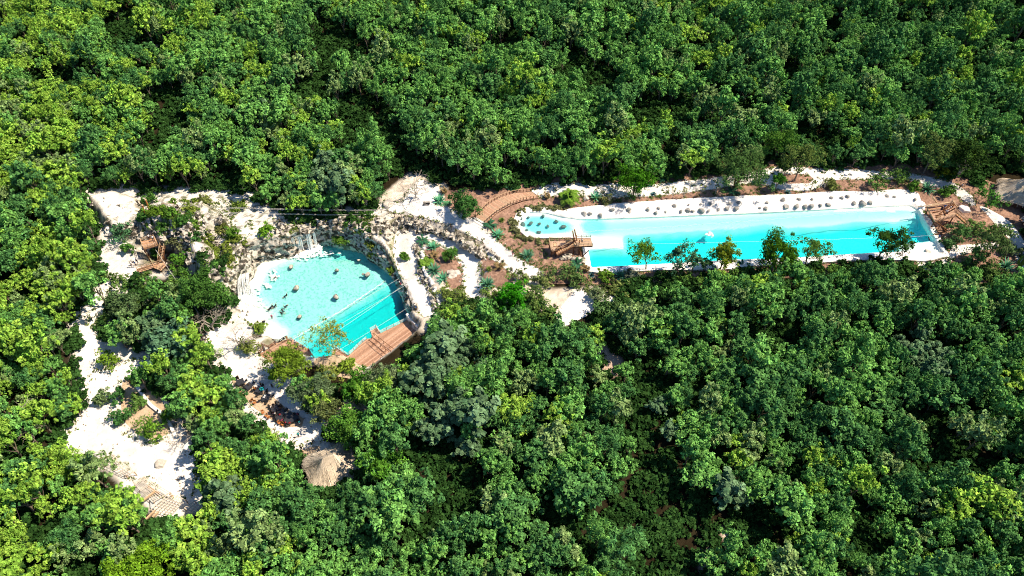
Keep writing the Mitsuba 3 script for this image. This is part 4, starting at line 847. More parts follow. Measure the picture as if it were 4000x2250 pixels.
for q0, q1, m in (((300, 235, RZ + .9), (760, 150, RZ + 1.1), 'm_wood_pale'), ((310, 290, RZ + .5), (560, 255, RZ + .6), 'm_wood'), ((390, 330, RZ + .2), (480, 315, RZ + .2), 'm_wood_dark'), ((440, 380, RZ + .2), (530, 362, RZ + .2), 'm_wood_dark'), ((440, 410, RZ + .15), (520, 400, RZ + .15), 'm_wood_dark'), ((600, 350, RZ), (750, 260, RZ + 1.8), 'm_wood_dark'), ((540, 230, RZ + .1), (590, 380, RZ + .1), 'm_wood_dark'), ((640, 470, 1.8), (540, 560, .2), 'm_wood_dark'), ((440, 480, 2.6), (620, 620, .2), 'm_wood_dark'), ((540, 550, .3), (600, 640, .25), 'm_orange'), ((690, 540, .5), (745, 600, .4), 'm_wood_pale'), ((430, 690, .6), (600, 640, .9), 'm_wood_dark')):
    k_ = [kk for kk in labels if labels[kk].get('category') == 'tower'][-1]
    part(k_, 'log', rod(g(*y7(*q0[:2]), q0[2]), g(*y7(*q1[:2]), q1[2]), .3, m))
# tree house on the rock hill
h1 = lambda a, b: (500 + a / 4.39, 760 + b / 4.39)
k = thing('tree_house', 'highest timber platform with leaning posts on top of the rock hill', 'platform')
HZ = 7.0
P = Polygon(gp([h1(560, 215), h1(810, 210), h1(760, 345), h1(600, 310)], HZ))
planks(k, P, HZ, .0, .3, ('m_wood', 'm_plank_b'), seed=30)
for q in (h1(565, 220), h1(800, 220), h1(755, 335)):
    p = g(*q, HZ); part(k, 'leg', rod((p[0], p[1], 4.5), (p[0], p[1], HZ - .1), .25, 'm_wood_dark'))
railing('', up_([h1(530, 215), h1(560, 210), h1(810, 205)], HZ), 1.0, 'm_wood_pale', 'm_wood_pale', (1.0, .5), 1.4, .1, holder=k)
part(k, 'hatch', beam(g(*h1(640, 262), HZ + .05), g(*h1(700, 262), HZ + .05), .7, .1, 'm_wood_dark'))
for lab, q0, q1 in (('thick leaning orange log post left of the highest platform', h1(290, 335), h1(245, 180)), ('thick leaning orange log post second from the left on the hill', h1(365, 255), h1(300, 85))):
    kk = thing('log_post', lab, 'post'); part(kk, 'log', rod(g(*q0, 5.0), g(*q1, 7.8), .42, 'm_orange')); part(kk, 'cap', rod(g(*q1, 7.75), g(*q1, 7.9), .46, 'm_wood_pale'))
k = thing('tree_house', 'square timber lookout platform with pale rails halfway up the rock hill', 'platform')
P = Polygon(gp([h1(230, 800), h1(460, 740), h1(510, 860), h1(270, 930)], 3.4))
planks(k, P, 3.4, .3, .3, ('m_wood', 'm_plank_b'), seed=31)
ring = np.array(P.exterior.coords)
for p, q in zip(ring[:-1], ring[1:]):
    part(k, 'edge_beam', beam((*p, 3.2), (*q, 3.2), .14, .3, 'm_wood')); railing('', [(*p, 3.4), (*q, 3.4)], 1.0, 'm_wood', 'm_wood_pale', (1.0, .5), 1.3, .11, holder=k)
for p in ring[:-1]: part(k, 'leg', rod((p[0], p[1], -2.5), (p[0], p[1], 3.3), .24, 'm_wood_dark'))
k = thing('tree_house', 'lowest timber platform with railed walkway at the foot of the rock hill', 'platform')
P = Polygon(gp([h1(160, 1290), h1(430, 1200), h1(610, 1160), h1(640, 1210), h1(560, 1290), h1(440, 1240), h1(190, 1320)], .6)).buffer(.25, join_style=2)
P = biggest(P); planks(k, P, .6, 1.2, .28, ('m_wood', 'm_plank_b', 'm_wood_pale'), seed=32)
railing('', up_([h1(165, 1300), h1(430, 1215), h1(610, 1160)], .6), 1.0, 'm_wood', 'm_wood_pale', (1.0, .5), 1.2, .11, holder=k)
railing('', up_([h1(190, 1320), h1(440, 1245), h1(560, 1295), h1(640, 1210)], .6), 1.0, 'm_wood', 'm_wood', (1.0, .5), 1.2, .11, holder=k)
for q in (h1(200, 1310), h1(440, 1240), h1(560, 1280), h1(620, 1180)):
    p = g(*q, .6); part(k, 'leg', rod((p[0], p[1], -4), (p[0], p[1], .6), .22, 'm_wood_dark'))
for q0, q1 in ((h1(560, 1290), h1(620, 1400)), (h1(440, 1250), h1(600, 1400)), (h1(640, 1210), h1(640, 1400))): part(k, 'brace', rod(g(*q0, .4), g(*q1, -2.2), .2, 'm_wood_dark'))
sb = thing('rope_stair', 'brown timber stair rising in the dark cleft of the rock hill', 'stair')
stair(sb, g(*h1(560, 1150), .8), g(*h1(600, 880), 3.6), 1.1, 10)
sg = thing('log_screen', 'screen of brown poles on the face of the rock hill under the vines', 'screen')
for i, q in enumerate(np.linspace(540, 1080, 24)):
    part(sg, 'pole', rod(g(*h1(q, 560 + 10 * (i % 3)), 5.2), g(*h1(q + (i % 4) * 25 - 30, 730), 3.3), .2, ('m_bark', 'm_wood', 'm_dead')[i % 3]))

# ---- thatched huts -----------------------------------------------------------------------------------
def hut(label, p, rz, lx, ly, eave, rise, ridge=.3, seed=0):
    k = thing('thatched_hut', label, 'hut')
    r = np.random.default_rng(seed)
    n = 46
    ang = np.linspace(0, 2 * np.pi, n * 4, endpoint=False)
    sq = np.stack([np.sign(np.cos(ang)) * np.abs(np.cos(ang)) ** .45, np.sign(np.sin(ang)) * np.abs(np.sin(ang)) ** .45], -1) * [lx / 2, ly / 2]
    top = np.stack([np.clip(sq[:, 0], -lx * ridge / 2, lx * ridge / 2), np.zeros(len(sq))], -1)
    rows = 16
    V, C = [], []
    for j in range(rows + 1):
        t = j / rows
        xy = sq * (1 - t) + top * t
        z = eave + rise * (t - .10 * np.sin(np.pi * t)) + r.normal(0, .035, len(sq)) + .09 * np.sin(ang * 7 + j * .6 + seed) * (1 - t) - (0.25 * r.random(len(sq)) if j == 0 else 0)
        V.append(np.c_[xy, z]); C.append(np.array([.62, .54, .43]) * r.uniform(.75, 1.15, (len(sq), 1)))
    V = np.vstack(V); m = len(sq)
    i, j = np.meshgrid(np.arange(m), np.arange(rows), indexing='ij')
    q = np.stack([j * m + i, j * m + (i + 1) % m, (j + 1) * m + (i + 1) % m, (j + 1) * m + i], -1).reshape(-1, 4)
    vs, fs, cs = [V], [np.vstack([q[:, [0, 1, 2]], q[:, [0, 2, 3]]])], [np.vstack(C)]
    ns = 7000
    a = r.integers(0, m, ns); t0 = r.random(ns) ** 1.2 * .95; ln = r.uniform(.10, .30, ns)
    def pt(t): 
        t = t[:, None]; xy = sq[a] * (1 - t) + top[a] * t
        return np.c_[xy, eave + rise * (t[:, 0] - .10 * np.sin(np.pi * np.clip(t[:, 0], 0, 1)))]
    lo, hi = pt(t0 - ln * .5), pt(np.minimum(t0 + ln, 1)); lo[:, 2] += .07; hi[:, 2] += .04
    side = np.c_[-(lo - hi)[:, 1], (lo - hi)[:, 0], 0 * ns + np.zeros(ns)]; side /= np.linalg.norm(side, axis=1, keepdims=True) + 1e-9
    side *= r.uniform(.02, .055, ns)[:, None]; lo += r.normal(0, .02, lo.shape)
    vs.append(np.stack([lo - side, lo + side, hi], 1).reshape(-1, 3)); fs.append(np.arange(ns * 3).reshape(-1, 3) + len(V))
    cs.append(np.repeat(np.array([.76, .67, .54]) * r.uniform(.3, 1.3, (ns, 1)), 3, 0))
    part(k, 'thatch_roof', mikit.ply((np.vstack(vs), np.vstack(fs)), 'm_thatch', color=np.clip(np.vstack(cs), 0, 1), to_world=TM(p, rz)))
    M = np.array(TM(p, rz).matrix, float)
    w = lambda x, y, z: (M @ [x, y, z, 1])[:3]
    for x in (-.4, 0, .4):
        for y in (-.4, .4): part(k, 'post', rod(w(lx * x, ly * y, -.6), w(lx * x, ly * y, eave + .3), .22, 'm_wood_dark'))
    return k
HA = gt(1303, 1838); hut('steep straw hut with its sunlit thatch facing the camera below the plaza', HA, .45, 10.4, 9.0, 1.9, 4.3, .2, 1)
HB = gt(1365, 1650); hut('thatched hut half hidden by trees beside the red shrubs', HB, 1.0, 9.0, 7.0, 2.0, 3.6, .4, 2)
HC = g(3968, 778); hut('grey brown thatched hut beside the path at the top right corner', HC, -.5, 11, 9.5, 2.2, 4.6, .2, 3)
HD = g(4085, 905); hut('thatched hut at the right edge shading the curved path', HD, .2, 11, 9.0, 2.4, 4.4, .2, 4)
ap = struct('terrace', mikit.ply(slab(smooth_poly(gp([(1170, 1760), (1210, 1745), (1250, 1740), (1240, 1800), (1225, 1860), (1205, 1850), (1170, 1835)], -4.3), .3), .12, .5), 'm_sand', smooth=40))

# ---- lattice roofs at the gravel yard ----------------------------------------------------------------
def pergola(label, c4, z, n1, n2, d=.12, m='m_lattice', edge='m_lattice'):
    k = thing('lattice_roof', label, 'pergola')
    A, B, C, D = (g(*q, z) for q in c4)
    for i in range(n1):
        t = i / (n1 - 1); part(k, 'slat', beam(A + (B - A) * t, D + (C - D) * t, d, .1, m))
    for i in range(n2):
        t = i / (n2 - 1); part(k, 'batten', beam(A + (D - A) * t + [0, 0, .1], B + (C - B) * t + [0, 0, .1], d, .09, edge))
    for q in (A, B, C, D): part(k, 'post', rod((q[0], q[1], -5.2), q, .2, 'm_wood_pale'))
pergola('pale square lattice roof at the upper edge of the gravel yard', [(400, 1812), (440, 1776), (524, 1843), (492, 1856)], -2.6, 5, 9)
pergola('frame of long pale poles over the middle of the yard edge', [(525, 1890), (562, 1862), (664, 1924), (600, 1962)], -2.4, 9, 4, .14)
pergola('pale lattice roof in tree shade at the lower corner of the yard', [(590, 1992), (661, 1928), (724, 1952), (668, 2014)], -2.4, 8, 7)
pergola('small pale lattice roof half hidden below the yard', [(720, 1985), (760, 1958), (800, 1972), (775, 2010)], -2.6, 5, 5)
for lab, a, b in (('heavy yellow timber beam lying across the pole frame', (556, 1958, -2.2), (606, 1918, -2.2)), ('long yellow timber beam sticking out below the lattice', (570, 2028, -2.4), (606, 1994, -2.4)), ('second yellow timber beam beside the lattice foot', (596, 2020, -2.5), (620, 1998, -2.5)), ('short brown timber on the yard behind the pole frame', (578, 1902, -3.2), (622, 1926, -3.2))):
    single('timber_beam', lab, 'beam', beam(g(*a), g(*b), .34, .34, 'm_wood_pale' if 'yellow' in lab else 'm_wood'))
single('tarpaulin', 'grey sheet roof between the pole frame and the lattice', 'tarpaulin', mikit.ply((lambda v, f: (np.c_[v[:, :2], v[:, 2] + .15 * meshkit.noise(np.c_[v[:, :2] * .9, v[:, 2] * 0])], f))(*flat(smooth_poly(gp([(586, 1948), (606, 1936), (636, 1950), (600, 1992), (588, 1985)], -3), .2), -3.06, -3.0, .6)), 'm_tarp', smooth=40))
scene['m_tarp'] = dif((.52, .55, .58), True)

# ---- cables ------------------------------------------------------------------------------------------
def cable(label, a, b, sag=.3, d=.06, m='m_cable', group=None):
    a, b = g(*a), g(*b); t = np.linspace(0, 1, 9)[:, None]
    P = a + (b - a) * t; P[:, 2] -= (4 * t * (1 - t))[:, 0] * sag
    single('zip_cable', label, 'cable', mikit.ply(tube_mesh(P, np.full(9, d / 2), 5), m, smooth=True), group)
for i in range(2):
    cable('thin steel zip line cable of the upper pair above the cenote trees', (690, 800 + i * 4, 7.8), (1480, 819 + i * 3, 1.3), .5, .07, group='upper zip line cables')
    cable('thin steel zip line cable of the lower pair above the cenote cliff', (690, 822 + i * 4, 7.2), (1472, 836 + i * 3, .8), .5, .07, group='lower zip line cables')
cable('pale zip line cable from the lookout platform to the beach', (608, 976, 3.6), (832, 1305, -3.4), .5, .10)
cable('pale zip line cable nearest the back of the cenote', (1557, 1089, -2.8), (1140, 1318, -3.9), .3, .08)
cable('pale zip line cable second from the back over deep water', (1607, 1099, -2.6), (1192, 1345, -3.9), .3, .08)
cable('pale zip line cable third from the back over deep water', (1562, 1124, -3.0), (1212, 1362, -3.9), .3, .08)
cable('pale zip line cable nearest the large deck', (1592, 1202, -3.2), (1280, 1392, -3.8), .3, .08)
cable('long white zip line cable over the pale middle of the long pool', (3640, 800, 4.6), (2280, 905, 6.5), .8, .10)
cable('white lane cable across the blue half of the long pool', (3650, 920, 1.0), (2300, 955, 3.5), .5, .07)
fr_ = thing('float_rope', 'floating rope with white wash across the cenote along the deep edge', 'rope')
fp = [g(u, v, WL + .04) for u, v in ((1506, 1097), (1460, 1128), (1400, 1168), (1330, 1215), (1250, 1262), (1180, 1303), (1142, 1328))]
fp = resample(fp, 90); fp[:, 1] += .12 * np.sin(np.arange(90) * .9)
part(fr_, 'rope', mikit.ply(tube_mesh(fp, np.full(90, .05), 5), 'm_foam', smooth=True))
FL = mikit.ply(trimesh.creation.icosphere(subdivisions=1), 'm_foam', smooth=True)
for i in range(2, 90, 3): part(fr_, 'float', ref(FL, None, TM(fp[i], 0, (.15, .15, .1))))

# ---- planted things ----------------------------------------------------------------------------------
def blades(n, length, width, rise, droop, c0, c1, seed, segs=4, inner=.1, cup=.0):
    """A rosette of tapering blades from the centre, each a folded strip."""
    r = np.random.default_rng(seed)
    vs, fs, cs, at = [], [], [], 0
    for i in range(n):
        a = i * 2.399 + r.uniform(-.2, .2)
        el = r.uniform(*rise); L = length * r.uniform(.8, 1.15); dr_ = droop * r.uniform(.6, 1.3)
        t = np.linspace(0, 1, segs + 1)
        rad = inner + L * t * math.cos(el); zz = L * t * math.sin(el) - dr_ * L * t ** 2
        w = width * np.sin(np.pi * np.clip(.28 + .72 * t, 0, 1)) ** .8 + .004
        d, sdir = np.array([math.cos(a), math.sin(a)]), np.array([-math.sin(a), math.cos(a)])
        mid = np.c_[rad[:, None] * d, zz]; off = np.c_[w[:, None] * sdir, np.full(segs + 1, cup * width)]
        lo = mid + np.c_[-w[:, None] * sdir, np.full(segs + 1, cup * width)]
        v = np.stack([lo, mid, mid + off], 1).reshape(-1, 3)
        k = np.arange(segs)[:, None] * 3 + at
        fs.append(np.vstack([k + [0, 1, 4], k + [0, 4, 3], k + [1, 2, 5], k + [1, 5, 4]]))
        c = np.array(c0) * (1 - t[:, None]) + np.array(c1) * t[:, None]
        cs.append(np.repeat(np.clip(c * r.uniform(.75, 1.25), 0, 1), 3, 0)); vs.append(v); at += len(v)
    return np.vstack(vs), np.vstack(fs), np.vstack(cs)
def fronds(n, length, seed, c0, c1, rise=(.5, 1.2), droop=.6, leaflets=16, lw=.05, ll=.42):
    """Feather fronds: arched midribs with two rows of leaflets."""
    r = np.random.default_rng(seed)
    vs, fs, cs, at = [], [], [], 0
    for i in range(n):
        a = i * 2.399 + r.uniform(-.25, .25); el = r.uniform(*rise); L = length * r.uniform(.8, 1.15); dr_ = droop * r.uniform(.7, 1.3)
        t = np.linspace(.12, 1, leaflets)
        d, s = np.array([math.cos(a), math.sin(a), 0]), np.array([-math.sin(a), math.cos(a), 0])
        P = (L * t * math.cos(el))[:, None] * d + (L * t * math.sin(el) - dr_ * L * t ** 2)[:, None] * [0, 0, 1.]
        ln = ll * L * np.sin(np.pi * np.clip(.15 + .8 * t, 0, 1))
        for sg in (-1, 1):
            tip = P + ln[:, None] * (s * sg * .8 + d * .55) + np.c_[0 * t, 0 * t, -.25 * ln]
            b0, b1 = P - d * lw * L, P + d * lw * L
            v = np.stack([b0, b1, tip], 1).reshape(-1, 3)
            k = np.arange(leaflets)[:, None] * 3 + at
            fs.append(k + [0, 1, 2]); vs.append(v); at += len(v)
            c = np.array(c0) + (np.array(c1) - c0) * r.random((leaflets, 1)); cs.append(np.repeat(c, 3, 0))
    return np.vstack(vs), np.vstack(fs), np.vstack(cs)
def vply(vfc): return mikit.ply((vfc[0], vfc[1]), 'm_vertex', color=np.clip(vfc[2], 0, 1))
AG = [vply(blades(46, 1.3, .085, (.1, 1.4), .1, (.05, .16, .09), (.13, .36, .22), s)) for s in (1, 2)]
AGS = [vply(blades(26, 1.4, .125, (.12, 1.3), .04, (.07, .30, .17), (.16, .48, .28), s)) for s in (3, 4)]
AGB = [vply(blades(30, .85, .09, (.2, 1.3), .06, (.05, .13, .16), (.09, .22, .26), s)) for s in (5, 6)]
CY = [vply(fronds(15, 2.1, s, (.015, .07, .04), (.05, .17, .09), (.2, 1.0), .6, 14, .04, .2)) for s in (7, 8)]
YU = [vply(blades(30, 1.0, .07, (.3, 1.4), .15, (.06, .13, .02), (.16, .26, .05), s)) for s in (9, 10)]
DEAD = [vply(fronds(9, 1.7, s, (.16, .11, .05), (.28, .22, .11), (.4, 1.3), .35, 10)) for s in (11, 12)]
GR = [vply(blades(60, 1.0, .05, (.4, 1.3), .5, (.05, .20, .08), (.14, .36, .18), s)) for s in (13,)]
PALM = vply(fronds(30, 3.6, 15, (.05, .14, .015), (.20, .36, .05), (.5, 1.4), .65, 26, .02, .32))
FAN = [vply(fronds(26, 2.3, s, (.07, .18, .02), (.20, .34, .06), (.15, 1.0), .4, 14, .05, .40)) for s in (17, 18)]
pl_rng = np.random.default_rng(8)
def plant(name, label, cat, protos_, u, v, s=1.0, z=None, group=None, dz=.1):
    p = gt(u, v) if z is None else g(u, v, z)
    k = thing(name, label, cat, group)
    part(k, 'leaves', ref(protos_[pl_rng.integers(len(protos_))], None, TM(p + [0, 0, dz], pl_rng.uniform(0, 6.28), s)))
    part(k, 'stem', rod(p - [0, 0, .3], p + [0, 0, dz + .12], .16 * s, 'm_bark'))
    return k
for u, v, s, lab in [(1717, 788, 1.5, 'spiky blue green agave right of the cliff end path'), (1693, 968, 1.4, 'bright agave at the top of the agave bed'), (1730, 1090, 1.35, 'bright agave lowest in the agave bed'), (1944, 920, 1.4, 'bright agave beside the upper path near the kiddie pool'), (2327, 775, 1.4, 'bright agave in the bed right of the big palm'), (3678, 694, 1.2, 'bright agave beside the path behind the round bush')]:
    plant('agave', lab, 'agave', AGS, u, v, s)
for u, v, s, lab in [(1695, 1060, 1.7, 'large dark spherical agave in the agave bed'), (1905, 1113, 1.7, 'large dark agave below the side path'), (2060, 1004, 1.7, 'large dark agave between white path and wooden tower'), (2421, 1083, 1.7, 'large dark agave on the near bank below the tower'), (3622, 742, 1.75, 'large dark agave between two bushes at the pool head'), (3928, 1042, 1.8, 'large dark agave beside the cactus')]:
    plant('agave', lab, 'agave', AG, u, v, s)
for u, v, s, lab in [(1878, 1003, 1.2, 'small steel blue agave at the tip of the lower bed'), (2311, 1078, 1.1, 'small steel blue agave at the near corner of the long pool'), (2552, 762, 1.1, 'small steel blue agave between saplings by the long path'), (2946, 719, 1.2, 'small steel blue agave right of the multi trunk tree'), (3076, 754, 1.2, 'small steel blue agave below the ring bed')]:
    plant('agave', lab, 'agave', AGB, u, v, s)
for u, v, s, lab in [(1652, 946, 1.3, 'dark cycad at the top left of the agave bed'), (1913, 884, 1.25, 'dark cycad at the foot of the boardwalk'), (1992, 730, 1.2, 'dark cycad behind the boardwalk'), (2253, 1037, 1.3, 'dark cycad under the wooden tower'), (2588, 700, 1.2, 'dark cycad beyond the long path'), (2862, 752, 1.25, 'dark cycad under the multi trunk tree'), (2900, 1044, 1.2, 'dark cycad left of the big dark tree on the near bank'), (3097, 1036, 1.2, 'dark cycad between the big dark tree and the flat topped tree'), (2925, 1048, 1.0, 'smaller cycad touching another on the near bank')]:
    plant('cycad', lab, 'cycad', CY, u, v, s, dz=.35)
for u, v, s, lab in [(1959, 864, 1.1, 'small yucca beside the kiddie pool bed'), (1649, 990, 1.1, 'small yellow green yucca on the left of the agave bed'), (1909, 1056, 1.1, 'small yucca in the lower bed'), (1960, 862, .8, 'tiny yucca next to a larger one by the kiddie pool'), (2576, 770, .9, 'pale yucca beside a small blue agave'), (2790, 760, .9, 'pale yucca under a thin sapling by the long path')]:
    plant('yucca', lab, 'yucca', YU, u, v, s)
for u, v, s, lab in [(1695, 1004, 1.2, 'dry brown frond plant in the agave bed'), (1952, 1048, 1.25, 'dry brown frond plant in the lower bed'), (2136, 776, 1.25, 'dry brown frond plant at the end of the boardwalk'), (2290, 1060, 1.3, 'dry brown frond plant by the near pool corner'), (1736, 757, 1.3, 'dry brown frond plant beyond the cliff end path')]:
    plant('dry_palm', lab, 'plant', DEAD, u, v, s, dz=.3)
plant('grass_clump', 'bright grassy clump beside the round tree', 'plant', GR, 1752, 797, 1.3); plant('grass_clump', 'bright grassy clump touching the agave by the round tree', 'plant', GR, 1740, 798, 1.1)
plant('fan_palm', 'bright yellow green low fan palm in the agave bed', 'palm', FAN, 1668, 1030, 1.0, dz=.2)
k = plant('palm', 'tall clump of bright feathery palm fronds above the kiddie pool', 'palm', [PALM], 2222, 790, 1.15, dz=1.6)
p = g(2222, 790)
for i in range(7): part(k, 'trunk', rod(p + [math.cos(i) * .4, math.sin(i) * .4, -.2], p + [math.cos(i) * .25, math.sin(i) * .25, 2.2], .12, 'm_bark'))
def bush(label, u, v, R, H, c0, c1, seed, cat='bush', name='bush', clumps=26, per=34, leaf=.26, z=None, group=None):
    p = gt(u, v) if z is None else g(u, v, z)
    k = thing(name, label, cat, group)
    vf = crown_mesh(seed, R, H * .6, clumps, per, leaf, c0, c1, rc=.36, low=-.3, aspect=.55)
    part(k, 'leaves', mikit.ply((vf[0], vf[1]), 'm_vertex', color=vf[2], to_world=TM(p + [0, 0, H * .5])))
    part(k, 'stem', rod(p - [0, 0, .3], p + [0, 0, H * .5], .18, 'm_bark'))
    return k
G0, G1 = (.045, .13, .02), (.12, .26, .04)
BUSHES = [('dense dark green bush in the agave bed', 1752, 1006, 2.1, 2.4, (.03, .10, .02), (.08, .19, .03)), ('green bush on the near bank beside the large agave', 2363, 1092, 1.9, 2.2, (.05, .13, .015), (.13, .25, .03)), ('green bush left of the large agave at the pool head', 3563, 740, 2.0, 2.2, (.04, .11, .02), (.09, .21, .03)), ('green bush right of the large agave at the pool head', 3690, 762, 2.0, 2.2, (.04, .11, .02), (.09, .21, .03)),
 ('round yellow tinged bush beyond the path bend', 3660, 688, 2.4, 4.2, (.06, .11, .01), (.19, .22, .015)), ('big bright green bush in front of the corner hut', 3848, 805, 4.2, 5.0, (.035, .12, .02), (.08, .24, .04)), ('small leafy shrub on the low path above the cenote', 1582, 1010, 1.2, 2.0, G0, G1), ('bright yellow green shrub on the cliff above the broad waterfall', 1050, 912, 2.0, 2.6, (.07, .19, .015), (.17, .34, .03)),
 ('dark round bush beside the log screen on the hill', 775, 955, 2.1, 4.0, (.02, .08, .02), (.06, .16, .04)), ('yellow green shrub on top of the shaded crag', 935, 815, 2.2, 1.8, (.07, .13, .02), (.16, .24, .05)), ('green shrub beside the bare cleft on the left slope', 915, 925, 2.0, 2.2, (.05, .13, .02), (.12, .25, .03)), ('olive shrub on the hill slope right of the platforms', 870, 900, 2.0, 1.8, (.09, .12, .03), (.2, .22, .07)),
 ('vine bush over the highest platform edge', 610, 835, 2.4, 1.8, (.06, .14, .015), (.15, .27, .03)), ('green creeper bush in the middle of the tree house hill', 660, 845, 2.3, 1.7, (.04, .12, .02), (.1, .22, .03)), ('yellow green bush right of the highest platform', 745, 830, 2.6, 2.0, (.09, .15, .02), (.2, .26, .05)), ('olive bush at the top right of the tree house hill', 800, 800, 2.2, 1.8, (.09, .13, .03), (.19, .23, .07)),
 ('blue green small tree left of the dark rock cleft', 490, 930, 2.6, 4.0, (.04, .12, .05), (.09, .22, .10)), ('green shrub inside the cleft below the lookout', 705, 1035, 2.2, 3.2, (.04, .14, .02), (.11, .25, .03)), ('small green shrub at the cleft foot near the cable', 720, 1075, 1.5, 2.0, (.04, .12, .02), (.1, .22, .03)), ('mossy bush on the shoulder of the hill below the screen', 700, 945, 2.8, 1.6, (.10, .13, .05), (.22, .24, .12)),
 ('lush shrub fringe at the back water edge of the cenote', 1330, 950, 1.9, 1.4, (.04, .11, .02), (.1, .2, .03)), ('shrub on the back cliff just right of the last waterfall', 1262, 905, 1.9, 2.0, (.03, .1, .02), (.08, .19, .03)), ('ferny shrub on the back cliff near its middle', 1300, 918, 1.7, 1.6, (.06, .14, .02), (.15, .26, .05)), ('shrub on the back cliff below the bright rocks', 1395, 945, 1.7, 1.4, (.05, .12, .02), (.13, .22, .04)),
 ('yellow green mat of plants on the corner of the low path cliff', 1470, 985, 2.4, 1.4, (.11, .16, .02), (.24, .30, .05)), ('yellow moss bush below the low path bend', 1495, 1020, 1.7, 1.2, (.13, .17, .02), (.28, .31, .05)), ('hanging green plants where the cliff meets deep water', 1530, 1060, 1.2, 1.2, (.06, .13, .02), (.16, .25, .04)), ('olive mat of plants at the corner ledge', 1450, 955, 1.8, 1.1, (.09, .13, .02), (.2, .25, .05)),
 ('bright green round shrub on the beach by the log railing', 1015, 1300, 1.9, 2.4, (.08, .17, .02), (.2, .3, .05)), ('olive shrub by the stepped deck and the plaza', 980, 1365, 2.3, 2.2, (.10, .15, .03), (.22, .28, .07)), ('small lime green sapling bush on the plaza', 1075, 1475, 1.2, 2.0, (.12, .24, .015), (.26, .4, .03)), ('olive bush on the earth terrace', 1290, 1475, 2.6, 2.4, (.12, .17, .03), (.24, .3, .07)), ('lime green bush on the corner of the earth terrace', 1358, 1440, 1.7, 1.8, (.11, .2, .02), (.24, .35, .05)),
 ('dark red leaved shrub under the green tree beside the half hidden hut', 1408, 1535, 1.7, 2.0, (.10, .012, .012), (.19, .03, .028)), ('dark red leaved bush in the shade right of the half hidden hut', 1500, 1668, 2.5, 3.0, (.08, .012, .014), (.17, .03, .032)), ('bright green shrub in the path fork by the left track', 440, 1430, 2.3, 4.0, (.07, .16, .015), (.17, .29, .03)), ('dark green hedge along the yard left of the sunk terrace', 470, 1560, 1.8, 2.6, (.03, .11, .03), (.07, .18, .05)), ('second dark hedge bush beside the sunk terrace', 480, 1640, 1.8, 2.4, (.03, .11, .03), (.07, .18, .05)),
 ('bright green bush at the lower end of the sunk terrace', 590, 1690, 3.0, 3.4, (.05, .15, .02), (.14, .28, .03)), ('leafy bush in the middle of the sunk terrace', 545, 1580, 2.0, 2.2, (.05, .13, .03), (.12, .22, .05)), ('green shrub at the right of the sunk terrace', 660, 1635, 1.8, 2.0, (.05, .14, .02), (.13, .25, .03)), ('grey green shrub leaning over the yard edge', 410, 1570, 1.9, 2.6, (.07, .13, .05), (.16, .24, .1)),
 ('olive shrub left of the small white terrace', 2120, 1115, 2.3, 2.6, (.09, .14, .04), (.2, .26, .09)), ('spreading shrub on the bank below the wooden tower', 2190, 1080, 3.2, 3.2, (.05, .11, .03), (.12, .2, .06)), ('long green shrub beside the near pool corner', 2255, 1110, 2.6, 2.4, (.05, .11, .03), (.12, .2, .06)), ('olive shrub beside the white path end', 2040, 1105, 2.0, 2.4, (.10, .15, .05), (.22, .28, .1)), ('sparse shrub right of the small white terrace', 2370, 1230, 3.0, 4.0, (.05, .12, .04), (.11, .21, .07)), ('grey green shrub on the edge of the small terrace', 2330, 1170, 2.0, 2.6, (.09, .14, .06), (.2, .27, .13)),
 ('olive shrub between agave bed and forest', 1790, 1170, 2.6, 2.4, (.08, .13, .03), (.17, .24, .06)), ('small shrub at the forest edge left of the conifer', 1930, 1165, 2.2, 2.4, (.07, .13, .03), (.15, .24, .05)), ('shrub below the bright conifer', 2080, 1180, 2.8, 3.0, (.06, .12, .03), (.14, .22, .06)), ('shrub at the lower end of the agave bed', 1740, 1150, 2.0, 1.6, (.09, .14, .03), (.18, .25, .06)),
 ('grey bush on the near bank between two flat trees', 2468, 1082, 1.6, 1.8, (.12, .15, .1), (.25, .29, .2)), ('low bush behind the stones right of the kiddie pool palm', 2370, 790, 1.6, 1.2, (.1, .11, .04), (.2, .22, .08)), ('olive bush at the path bend above the dark bed', 3245, 735, 1.9, 1.8, (.08, .12, .03), (.17, .22, .06)), ('spreading green shrub between pool head and path', 3420, 730, 3.4, 4.2, (.05, .12, .03), (.12, .22, .05)), ('second spreading shrub over the upper path', 3500, 700, 2.8, 3.0, (.05, .13, .03), (.12, .23, .05)),
 ('shrub beside the start tower stairs', 3800, 905, 2.6, 3.0, (.05, .12, .03), (.11, .2, .05)), ('big loose shrub below the start tower', 3740, 935, 2.8, 3.6, (.03, .10, .03), (.08, .18, .05)), ('loose shrub right of the brown bed tree', 3900, 930, 3.0, 3.2, (.05, .11, .03), (.11, .2, .05)), ('tall shrub column left of the brown bed', 3790, 1020, 2.8, 5.0, (.03, .10, .03), (.08, .19, .05)), ('dark shrub at the pool head corner', 3705, 960, 1.7, 2.0, (.03, .08, .03), (.07, .15, .05)), ('pale shrub right of the brown bed near the path', 3935, 985, 2.2, 2.2, (.1, .14, .06), (.2, .27, .13))]
for i, b in enumerate(BUSHES): bush(b[0], b[1], b[2], b[3], b[4], b[5], b[6], 400 + i)
br_ = np.random.default_rng(41)
